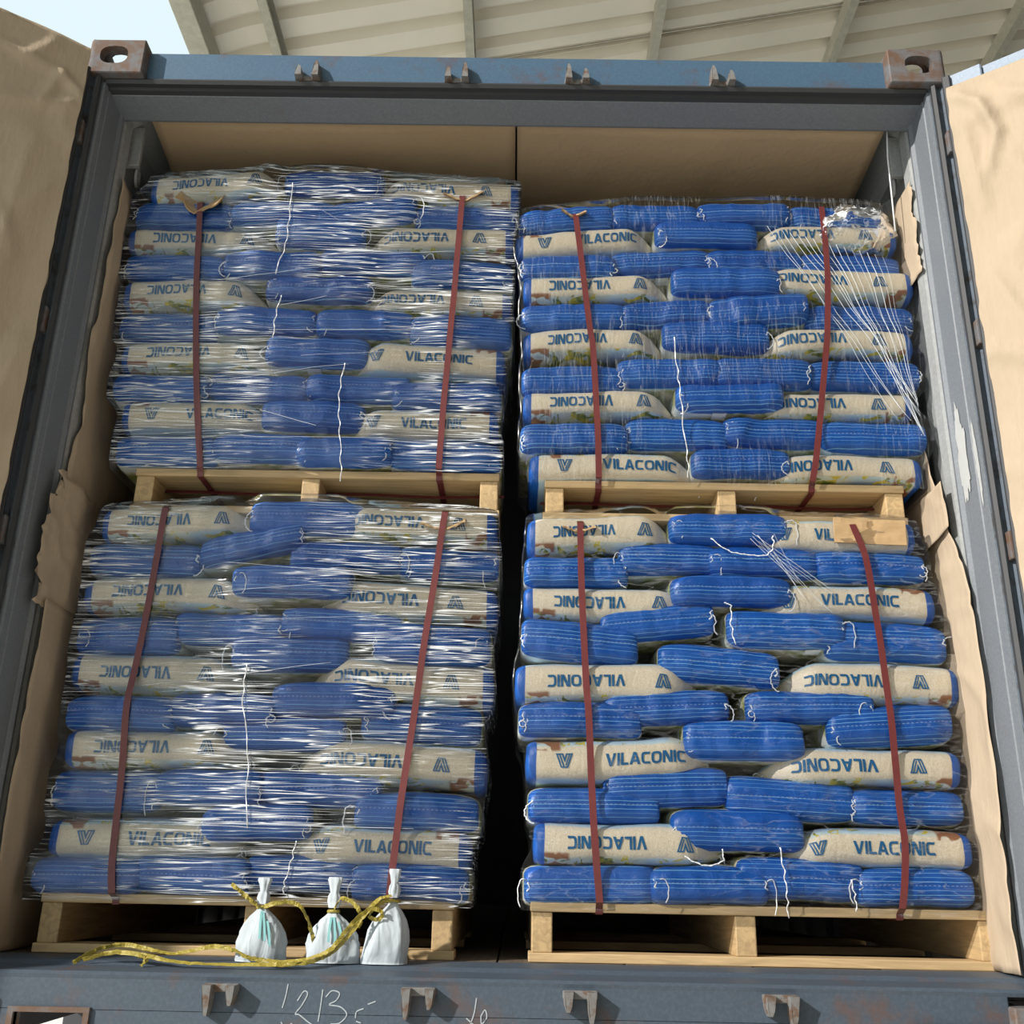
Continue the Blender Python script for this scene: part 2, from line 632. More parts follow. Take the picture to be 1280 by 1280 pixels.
# trailer under the container
trailer = empty('trailer', (0, 3.0, -1.30))
tag(trailer, 'dark steel trailer chassis carrying the blue container', 'trailer')
for s in (-1, 1):
    boxes('chassis_beam', [((s * 0.45 - 0.06, 0.5, -0.42), (s * 0.45 + 0.06, 6.0, -0.165))], 'chassis', trailer)
for yy in (0.9, 5.6):
    boxes('bolster', [((-1.2, yy - 0.08, -0.28), (1.2, yy + 0.08, -0.165))], 'chassis', trailer)
for yy in (3.2, 4.5):
    V, F = tube([(-1.0, yy, -0.80), (1.0, yy, -0.80)], 0.06, 10)
    ax = pyobj('axle', V, F, 'chassis', trailer)
    for s in (-1, 1):
        boxes('hanger', [((s * 0.45 - 0.05, yy - 0.06, -0.80), (s * 0.45 + 0.05, yy + 0.06, -0.42))], 'chassis', trailer)
        prof = [(0.22, -0.12), (0.30, -0.13), (0.47, -0.125), (0.495, -0.09), (0.50, 0), (0.495, 0.09), (0.47, 0.125), (0.30, 0.13), (0.22, 0.12)]
        V, F = [], []
        n = 28
        for k in range(n):
            a = 2 * math.pi * k / n
            for (r, x) in prof:
                V.append((s * 0.92 + x, yy + r * math.cos(a), -0.80 + r * math.sin(a)))
        K = len(prof)
        for k in range(n):
            k2 = (k + 1) % n
            for j in range(K):
                F.append((k * K + j, k * K + (j + 1) % K, k2 * K + (j + 1) % K, k2 * K + j))
        pyobj('tyre', V, F, 'rubber', trailer, True)

# ================================================================== the container
cont = empty('shipping_container', (0, 3.0, -0.165))
tag(cont, 'weathered blue steel shipping container with its doors swung open', 'container')
HW, TOP = 1.219, 2.433
LEN = 6.058

# header
hdr = extrude_profile('header_beam', [(0.12, 2.425), (0.045, 2.424), (0.038, 2.418), (0.038, 2.316), (0.05, 2.31), (0.12, 2.31)], 'x', -1.06, 1.06, 'header_blue', cont)
extrude_profile('drip_gutter', [(0.05, 2.322), (0.028, 2.318), (0.022, 2.309), (0.028, 2.300), (0.045, 2.302), (0.048, 2.294), (0.075, 2.291), (0.075, 2.31)], 'x', -1.165, 1.165, 'rubber', cont)
extrude_profile('header_lip', [(0.06, 2.300), (0.066, 2.290), (0.150, 2.276), (0.158, 2.278), (0.158, 2.31), (0.06, 2.312)], 'x', -1.165, 1.165, 'frame_grey', cont)


def keeper(cx, cz, yf, flip):
    """cam keeper: base plate with two hooked horns"""
    V, F = [], []
    bm = bmesh.new()
    add_box(bm, (cx - 0.036, yf - 0.012, cz - 0.013), (cx + 0.036, yf + 0.004, cz + 0.004), 0.003)
    for s, hgt in ((-1, 0.030 if flip else 0.052), (1, 0.052 if flip else 0.030)):
        x = cx + s * 0.024
        pts = [(-0.012, -0.012), (0.012, -0.012), (0.008, hgt * 0.6), (0.003, hgt), (-0.005, hgt), (-0.010, hgt * 0.5)]
        dep = 0.036
        lo = [bm.verts.new((x + p[0], yf + 0.004, cz + p[1])) for p in pts]
        hi = [bm.verts.new((x + p[0] * 0.75, yf - dep * (1 - 0.35 * max(0, p[1]) / 0.05), cz + p[1] * 0.96)) for p in pts]
        k = len(pts)
        bm.faces.new(lo)
        bm.faces.new(hi[::-1])
        for j in range(k):
            bm.faces.new((lo[j], lo[(j + 1) % k], hi[(j + 1) % k], hi[j]))
    bmesh.ops.recalc_face_normals(bm, faces=bm.faces)
    me = bpy.data.meshes.new('lock_keeper')
    bm.to_mesh(me)
    bm.free()
    return me


for i, (x, fl) in enumerate(((-0.59, True), (-0.165, True), (0.178, False), (0.59, False))):
    link('lock_keeper', keeper(x, 2.330, 0.038, fl), 'keeper', hdr)


def corner_casting(cx, z0):
    s = 1 if cx > 0 else -1
    x0, x1 = sorted((s * 1.219, s * 1.057))
    bm = bmesh.new()
    add_box(bm, (x0, 0, z0), (x1, 0.178, z0 + 0.118))
    es = [e for e in bm.edges if all(abs(v.co.x - s * 1.219) < 1e-5 for v in e.verts)]
    bmesh.ops.bevel(bm, geom=es, offset=0.016, segments=3, affect='EDGES', profile=0.5)
    es = [e for e in bm.edges if e.calc_length() > 0.06]
    bmesh.ops.bevel(bm, geom=es, offset=0.003, segments=1, affect='EDGES')
    bmesh.ops.recalc_face_normals(bm, faces=bm.faces)
    me = bpy.data.meshes.new('corner_casting')
    bm.to_mesh(me)
    bm.free()
    o = link('corner_casting', me, 'casting', cont)
    xm = (x0 + x1) / 2
    zm = z0 + 0.059
    cav = boxes('cav', [((x0 + 0.028, 0.028, z0 + 0.028), (x1 - 0.028, 0.150, z0 + 0.090))], None)
    fr = rounded_prism('fr', xm + s * 0.005, zm + 0.004, 0.040, 0.031, -0.05, 0.08)
    tp = rounded_prism('tp', xm, 0.089, 0.045, 0.055, z0 + 0.06, z0 + 0.2, axis='z')
    sd = rounded_prism('sd', 0.089, zm, 0.038, 0.030, s * 1.1 + 0.03 * s, s * 1.3, axis='x')
    for c in (cav, fr, tp, sd):
        c.parent = None
        c.matrix_parent_inverse = Matrix.Identity(4)
    boolean_cut(o, [cav, fr, tp, sd])
    if not o.data.materials:
        o.data.materials.append(M['casting'])
    return o


for s in (-1, 1):
    corner_casting(s, 2.315)
    corner_casting(s, -0.160)
    # corner post: weathered front strip, then the jamb facets turning inwards
    p = lambda x, y: (s * x, y)
    post = extrude_profile('corner_post', [p(1.219, 0.02), p(1.205, 0.012), p(1.200, 0.022), p(1.192, 0.022), p(1.188, 0.012), p(1.176, 0.014), p(1.172, 0.03),
                                           p(1.172, 0.16), p(1.219, 0.16)], 'z', -0.042, 2.316, 'post_dark', cont)
    jamb = extrude_profile('door_jamb', [p(1.172, 0.028), p(1.165, 0.030), p(1.164, 0.052), p(1.161, 0.054), p(1.158, 0.128), p(1.150, 0.138), p(1.152, 0.150), p(1.172, 0.156)],
                           'z', -0.02, 2.305, 'frame_grey', cont)
    rub = extrude_profile('jamb_gasket', [p(1.186, 0.016), p(1.180, 0.004), p(1.172, 0.010), p(1.174, 0.030), p(1.186, 0.030)], 'z', 0.0, 2.31, 'rubber', cont)
    # inner corner post behind the jamb and the corrugated side wall
    extrude_profile('inner_post', [p(1.160, 0.150), p(1.150, 0.165), p(1.146, 0.20), p(1.158, 0.225), p(1.19, 0.225), p(1.19, 0.150)], 'z', 0.0, 2.30, 'inner_wall', cont)
    V, F = [], []
    yy = 0.225
    prof = []
    while yy < LEN - 0.1:
        prof += [(yy, 1.166), (yy + 0.07, 1.166), (yy + 0.138, 1.198), (yy + 0.208, 1.198)]
        yy += 0.276
    for z in (0.0, 2.36):
        V += [(s * x, y_, z) for (y_, x) in prof]
    k = len(prof)
    F = [(j, j + 1, k + j + 1, k + j) for j in range(k - 1)]
    pyobj('side_wall', V, F, 'inner_wall', cont)
    rail = extrude_profile('top_side_rail', [(s * 1.10, 2.352), (s * 1.155, 2.30), (s * 1.170, 2.25), (s * 1.21, 2.25), (s * 1.21, 2.36), (s * 1.10, 2.362)], 'z', 0, 1, 'inner_wall', cont)
    me = rail.data
    for v in me.vertices:
        x, z, t = v.co.x, v.co.y, v.co.z
        v.co = (x, 0.16 + t * (LEN - 0.3), z)
    # corner gusset with lashing ring
    boxes('gusset', [((min(s * 1.12, s * 1.168), 0.22, 2.17), (max(s * 1.12, s * 1.168), 0.238, 2.31))], 'inner_wall', cont, 0.003)
    ring = []
    for k in range(17):
        a = 2 * math.pi * k / 16
        ring.append((s * (1.135 + 0.004 * math.cos(a)), 0.26 + 0.022 * math.cos(a), 2.155 + 0.028 * math.sin(a)))
    V, F = tube(ring, 0.005, 6)
    pyobj('lashing_ring', V, F, 'inner_wall', cont, True)

# roof, back wall, floor
extrude_profile('roof_panel', [(0.12, 2.40), (LEN, 2.40), (LEN, 2.42), (0.12, 2.42)], 'x', -1.2, 1.2, 'inner_wall', cont)
boxes('back_wall', [((-1.21, LEN - 0.06, -0.02), (1.21, LEN, 2.41))], 'inner_wall', cont)
boxes('underframe', [((-1.19, 0.22, -0.165), (-1.11, LEN, -0.02)), ((1.11, 0.22, -0.165), (1.19, LEN, -0.02))] +
      [((-1.11, 0.6 + k * 0.6, -0.14), (1.11, 0.645 + k * 0.6, -0.02)) for k in range(9)], 'chassis', cont)
fl = boxes('floor', [((-1.17, 0.205, -0.022), (1.17, LEN - 0.05, -0.018))], 'chassis', cont)
npl = 8
wpl = 2.33 / npl
for k in range(npl):
    x0 = -1.165 + k * wpl
    boxes('floor_plank', [((x0 + 0.002, 0.205, -0.018), (x0 + wpl - 0.002, LEN - 0.06, 0.008 + 0.001 * (k % 2)))], 'plank', fl, 0.002)

# sill: top plate and slotted front plate
bm = bmesh.new()
add_box(bm, (-1.06, 0.030, -0.086), (1.06, 0.044, -0.016), 0.003)
for (a, b) in ((-1.06, -0.99), (-0.845, 0.875), (1.04, 1.06)):
    add_box(bm, (a, 0.030, -0.165), (b, 0.044, -0.082))
bmesh.ops.recalc_face_normals(bm, faces=bm.faces)
me = bpy.data.meshes.new('door_sill')
bm.to_mesh(me)
bm.free()
sill = link('door_sill', me, 'sill_blue', cont)
for (a, b) in ((-0.99, -0.845), (0.875, 1.04)):
    # reinforced rim around each slot
    boxes('slot_rim', [((a - 0.012, 0.022, -0.088), (b + 0.012, 0.060, -0.078)), ((a - 0.012, 0.022, -0.165), (a, 0.060, -0.088)), ((b, 0.022, -0.165), (b + 0.012, 0.060, -0.088))], 'casting', sill)
extrude_profile('sill_plate', [(0.028, -0.016), (0.034, -0.010), (0.11, -0.004), (0.125, 0.004), (0.206, 0.010), (0.206, -0.02), (0.03, -0.024)], 'x', -1.165, 1.165, 'sill_blue', sill)
for i, (x, fl_) in enumerate(((-0.566, False), (-0.158, False), (0.176, True), (0.588, True))):
    me = keeper(x, 0.0, 0.030, fl_)
    for v in me.vertices:                       # horns point down on the sill
        v.co.z = -0.040 - v.co.z * 0.95
    me.flip_normals()
    link('lock_keeper', me, 'keeper', sill)


# chalk handwriting on the sill
CHALK = [[(-0.430, -0.027), (-0.433, -0.05), (-0.438, -0.072)],
         [(-0.408, -0.058), (-0.396, -0.040), (-0.388, -0.045), (-0.398, -0.066), (-0.410, -0.082), (-0.402, -0.084), (-0.384, -0.096), (-0.372, -0.103)],
         [(-0.357, -0.036), (-0.359, -0.066), (-0.362, -0.096)],
         [(-0.350, -0.050), (-0.338, -0.038), (-0.322, -0.042), (-0.328, -0.056), (-0.342, -0.064), (-0.318, -0.068), (-0.304, -0.082), (-0.318, -0.098), (-0.336, -0.100)],
         [(-0.262, -0.062), (-0.246, -0.056)], [(-0.286, -0.088), (-0.284, -0.076), (-0.270, -0.070)], [(-0.284, -0.094), (-0.274, -0.097)],
         [(-0.438, -0.098), (-0.430, -0.108), (-0.415, -0.100)],
         [(-0.038, -0.046), (-0.042, -0.074), (-0.050, -0.098)], [(-0.058, -0.084), (-0.040, -0.098)],
         [(-0.028, -0.080), (-0.020, -0.068), (-0.016, -0.082), (-0.026, -0.094), (-0.028, -0.080)]]
for st in CHALK:
    pts = smooth_path([(x, 0.0295, z) for x, z in st], 5) if len(st) > 2 else [(x, 0.0295, z) for x, z in st]
    V, F = ribbon(pts, 0.0023, 0.0012, Vector((0.6, 0, 0.8)))
    pyobj('chalk_stroke', V, F, 'chalk', sill)

# white paint patches on the jamb by the lining
rp = random.Random(4)
for (z0, z1, y0, y1) in ((1.06, 1.30, 0.032, 0.050), (1.10, 1.36, 0.078, 0.126)):
    V = []
    n = 48
    for k in range(n):
        a = 2 * math.pi * k / n
        r = 1 + 0.45 * nz(2 * math.cos(a) + y0 * 90, 2 * math.sin(a)) + 0.25 * nz(7 * math.cos(a), 7 * math.sin(a) + y0 * 50)
        V.append((1.1605 if y0 < 0.05 else 1.1572, (y0 + y1) / 2 + (y1 - y0) / 2 * r * math.cos(a), (z0 + z1) / 2 + (z1 - z0) / 2 * r * math.sin(a)))
    if y0 < 0.05:
        V = [(1.1628, v[1], v[2]) for v in V]
    pyobj('paint_patch', V, [tuple(range(n))], 'paint_patch', cont)

# ------------------------------------------------------------------ doors, swung open 143 degrees
DA = math.radians(37)
DC, DS = math.cos(DA), math.sin(DA)


def door_pt(s, a, b, z):
    """a along the door from its hinge, b off its inner face towards the yard"""
    return (s * (1.212 + DC * a - DS * b), -0.014 - DS * a - DC * b, z)


def door_box(name, s, a0, a1, b0, b1, z0, z1, mat, parent):
    V = [door_pt(s, a, b, z) for a in (a0, a1) for b in (b0, b1) for z in (z0, z1)]
    F = [(0, 1, 3, 2), (4, 6, 7, 5), (0, 4, 5, 1), (2, 3, 7, 6), (0, 2, 6, 4), (1, 5, 7, 3)]
    o = pyobj(name, V, F, mat, parent)
    bm = bmesh.new()
    bm.from_mesh(o.data)
    bmesh.ops.recalc_face_normals(bm, faces=bm.faces)
    bmesh.ops.bevel(bm, geom=list(bm.edges), offset=0.003, segments=1, affect='EDGES')
    bm.to_mesh(o.data)
    bm.free()
    return o


for s in (-1, 1):
    d = door_box('door', s, 0.03, 1.14, -0.045, -0.030, 0.03, 2.29, 'door_paint', cont)
    door_box('door_stile', s, 0.0, 0.085, -0.05, 0.0, 0.0, 2.325, 'door_paint', d)
    door_box('door_stile', s, 1.09, 1.17, -0.05, 0.0, 0.0, 2.325, 'door_paint', d)
    door_box('door_rail', s, 0.085, 1.09, -0.05, -0.014, 2.235, 2.325, 'door_paint', d)
    door_box('door_rail', s, 0.085, 1.09, -0.05, 0.0, 2.215, 2.235, 'door_paint', d)
    door_box('door_rail', s, 0.085, 1.09, -0.05, 0.0, 0.0, 0.10, 'door_paint', d)
    door_box('door_gasket', s, -0.016, 0.006, -0.055, 0.012, 0.0, 2.32, 'rubber', d)
    for z in (0.28, 0.95, 1.52, 2.11):
        V, F = tube([(s * 1.212, -0.006, z - 0.05), (s * 1.212, -0.006, z + 0.05)], 0.011, 10)
        pyobj('hinge', V, F, 'keeper', d, True)
        boxes('hinge_lug', [((min(s * 1.19, s * 1.216), -0.006, z - 0.035), (max(s * 1.19, s * 1.216), 0.024, z + 0.035))], 'casting', d, 0.003)


# ================================================================== kraft paper
def sheet(name, label, fn, nu, nv, mat, amp, fold, seed, nrm, tear=None, group=None, thick=0.0008, creases=(), upow=1.0, size=(1, 1)):
    """fn(u,v)->point ; nrm(u,v)->displacement direction"""
    V, F = [], []
    for i in range(nu + 1):
        for j in range(nv + 1):
            u, v = (i / nu) ** upow, j / nv
            uu, vv = (tear(u, v) if tear else (u, v))
            p = Vector(fn(uu, vv))
            n = Vector(nrm(uu, vv))
            q = p * fold
            w = nz(q.x + seed, q.y, q.z) + 0.45 * nz(q.x * 2.3 + seed, q.y * 2.3, q.z * 2.3 + 5)
            cz = abs(nz(q.x * 1.4 - seed, q.y * 1.4 + 3, q.z * 1.4))
            w += 0.9 * max(0, 0.18 - cz) / 0.18 * 0.5
            dd = amp * w
            for (ax, az, bx, bz, ca, cw) in creases:
                px, pz = uu * size[0], vv * size[1]
                ex, ez = bx - ax, bz - az
                t_ = max(0, min(1, ((px - ax) * ex + (pz - az) * ez) / (ex * ex + ez * ez)))
                dist = math.hypot(px - ax - ex * t_, pz - az - ez * t_)
                dd += ca * max(0, 1 - dist / cw) ** 1.3 * (0.3 + 0.7 * math.sin(math.pi * (0.1 + 0.8 * t_)))
            V.append(p + n * dd)
    for i in range(nu):
        for j in range(nv):
            a = i * (nv + 1) + j
            F.append((a, a + nv + 1, a + nv + 2, a + 1))
    o = pyobj(name, V, F, mat, None, True)
    sd = o.modifiers.new('paper', 'SOLIDIFY')
    sd.thickness = thick
    sd.offset = 0
    tag(o, label, 'kraft paper', group)
    return o


for s, lab, ztop in ((-1, 'brown kraft paper covering the inside of the shaded door', 2.365), (1, 'bright sunlit kraft paper covering the inside of the open door', 2.262)):
    nn = Vector((-s * DS, -DC, 0))
    seed = 11 if s < 0 else 40

    def fn(u, v, s=s, ztop=ztop):
        a = -0.004 + u * 1.17
        z = 0.01 + v * (ztop - 0.01) + 0.012 * nz(u * 6, 3.0 * s) * (1 if v > 0.99 else 0)
        return door_pt(s, a, 0.030, z)
    rc = random.Random(seed)
    if s > 0:
        cre = [(0.01, 2.23, 0.075, 2.17, 0.020, 0.035), (0.075, 2.17, 0.105, 2.06, 0.026, 0.030), (0.105, 2.06, 0.075, 1.96, 0.018, 0.028), (0.12, 2.20, 0.24, 2.10, 0.016, 0.04),
               (0.03, 2.10, 0.05, 1.86, 0.010, 0.03), (0.12, 1.98, 0.22, 1.80, 0.012, 0.04), (0.0, 1.45, 0.20, 1.36, 0.010, 0.04), (0.02, 0.95, 0.20, 1.10, 0.012, 0.05)]
    else:
        cre = [(0.0, 2.19, 0.06, 2.24, 0.014, 0.03), (0.06, 2.24, 0.26, 2.27, 0.012, 0.03), (0.06, 2.24, 0.10, 2.12, 0.010, 0.025), (0.0, 2.16, 0.30, 2.06, 0.014, 0.04),
               (0.09, 2.33, 0.16, 2.24, 0.010, 0.03), (0.10, 2.0, 0.16, 1.2, 0.022, 0.09), (0.24, 1.9, 0.28, 1.0, 0.024, 0.10), (0.03, 1.4, 0.20, 0.6, 0.016, 0.07)]
    for _ in range(16):
        x, z, an, ln = rc.uniform(0, 0.9), rc.uniform(0.1, 2.2), rc.uniform(0, 3.1), rc.uniform(0.1, 0.35)
        cre.append((x, z, x + ln * math.cos(an), z + ln * math.sin(an), rc.uniform(-0.007, 0.010), rc.uniform(0.02, 0.05)))
    sheet('kraft_sheet', lab, fn, 90, 200, 'kraft', 0.014, 2.6, seed, lambda u, v, nn=nn: nn,
          tear=lambda u, v: (u + (0.006 * nz(v * 30, 2) if u == 0 else 0), v), group='kraft paper lining', creases=cre, upow=1.7, size=(1.17, ztop))

# ceiling lining, two sheets meeting over the central gap
for s, lab in ((-1, 'kraft paper hung under the container roof over the taller upper stack'), (1, 'kraft paper hung under the container roof over the bunched film')):
    def fn(u, v, s=s):
        x = s * (0.002 + u * (1.085 + 0.02 * v)) + (0.004 if s < 0 else 0.006)
        return (x, 0.168 + 1.5 * v, 2.300 - 0.020 * math.sin(math.pi * min(1, v * 1.5)) - 0.01 * u + (0.003 if s < 0 else 0))
    sheet('kraft_sheet', lab, fn, 40, 30, 'kraft_dull', 0.007, 2.2, 70 + s, lambda u, v: Vector((0, 0, 1)),
          tear=lambda u, v: (u, v + (0.006 * nz(u * 14, 9) if v == 0 else 0)), group='kraft paper lining')

# side linings between the load and the walls
def side_fn(s, X, y0, y1, z0, z1, lean=0.0, wave=0.0):
    def fn(u, v):
        return (s * (X + lean * (1 - v) + wave * math.sin(u * 5 + v * 3)), y0 + (y1 - y0) * u, z0 + (z1 - z0) * v)
    return fn


def edge_tear(amp, seed, edges='ut'):
    def f(u, v):
        uu, vv = u, v
        if u == 0 and 'u' in edges:
            uu += amp * (nz(v * 5, seed) + 0.4 * nz(v * 17, seed + 3))
        if v == 1 and 't' in edges:
            vv += amp * 0.25 * nz(u * 9, seed + 8)
        if v == 0 and 'b' in edges:
            vv += amp * 0.4 * nz(u * 9, seed + 5)
        return uu, vv
    return f


L = lambda s: (lambda u, v: Vector((-s, 0, 0)))
sheet('kraft_sheet', 'tall kraft paper strip between the taller upper stack and the container wall', side_fn(-1, 1.138, 0.165, 0.75, 1.02, 2.085), 24, 60, 'kraft', 0.010, 4, 3, L(-1), edge_tear(0.06, 2), 'kraft paper lining')
sheet('kraft_sheet', 'torn curling kraft paper flap hanging at upper pallet height by the shaded jamb', side_fn(-1, 1.128, 0.085, 0.42, 0.80, 1.135, 0.0, 0.006), 24, 30, 'kraft', 0.012, 7, 9, L(-1), edge_tear(0.22, 5, 'utb'), 'kraft paper lining')
sheet('kraft_sheet', 'kraft paper beside the lower stack with the white pouches', side_fn(-1, 1.125, 0.130, 0.60, 0.012, 0.815), 24, 60, 'kraft', 0.008, 4, 14, L(-1), edge_tear(0.03, 7), 'kraft paper lining')
sheet('kraft_sheet', 'narrow kraft paper strip with folded tip beside the bunched film', side_fn(1, 1.140, 0.155, 0.50, 1.80, 2.10), 16, 26, 'kraft', 0.006, 6, 22, L(1), edge_tear(0.10, 11, 'utb'), 'kraft paper lining')
sheet('kraft_sheet', 'creased kraft paper hanging beside the lower stack without pouches', side_fn(1, 1.131, 0.115, 0.60, 0.012, 1.44, 0.0, 0.003), 36, 90, 'kraft', 0.011, 4.5, 31, L(1),
      lambda u, v: (u + (1 - u) * (0.03 * nz(v * 6, 3) + max(0, v - 0.60) * 0.95), v), 'kraft paper lining')
sheet('kraft_sheet', 'folded kraft paper corner hanging beside the end of the upper pallet', side_fn(1, 1.116, 0.150, 0.42, 1.00, 1.17), 16, 16, 'kraft', 0.006, 7, 37, L(1),
      lambda u, v: (u, v * (1 - 0.0 * u) + (1 - v) * 0.28 * (1 - u)), 'kraft paper lining')

V, F = tube([(1.100, 0.165, 2.30), (1.1015, 0.19, 2.21), (1.104, 0.20, 2.10), (1.103, 0.205, 1.965)], 0.0022, 6)
o = pyobj('hanging_cord', V, F, 'string', None, True)
tag(o, 'thin white cord hanging from the header beside the bunched film', 'cord')

# ================================================================== pallets
def pallet(label, x0, x1, z0, ztop, y0, y1, mids, group, right_in=0.0):
    t = empty('pallet', ((x0 + x1) / 2, (y0 + y1) / 2, z0))
    tag(t, label, 'pallet', group)
    td = 0.021
    tb = 0.020
    nb = 8
    pitch = (y1 - y0) / nb
    for k in range(nb):
        a = y0 + k * pitch
        boxes('deck_board', [((x0, a, ztop - td), (x1, a + pitch * 0.80, ztop + 0.001 * (k % 2)))], 'pine_x', t, 0.002)
    for a in (y0, (y0 + y1) / 2 - 0.05, y1 - 0.1):
        boxes('bottom_board', [((x0 - 0.004, a + 0.001, z0), (x1 + 0.002, a + 0.095, z0 + tb))], 'pine_x', t, 0.002)
    for xm in [x0 + 0.027] + mids + [x1 - 0.027 - right_in]:
        boxes('stringer', [((xm - 0.024, y0 + 0.004, z0 + tb), (xm + 0.024, y1 - 0.004, ztop - td))], 'pine_y', t, 0.003)
    return t


PY = 0.25
pallet('pine pallet under the lower stack, with three white pouches before it', -1.068, -0.102, 0.009, 0.138, PY, PY + 1.1, [-0.566], 'pine pallets')
pallet('pine pallet under the lower stack without pouches', 0.075, 1.162, 0.009, 0.138, PY, PY + 1.1, [0.573], 'pine pallets')
pallet('pine pallet under the taller upper stack', -1.000, -0.022, 1.088, 1.212, PY + 0.002, PY + 1.1, [-0.527], 'pine pallets')
pallet('pine pallet under the upper stack topped with bunched film', 0.100, 1.058, 1.085, 1.196, PY + 0.002, PY + 1.1, [0.586], 'pine pallets')

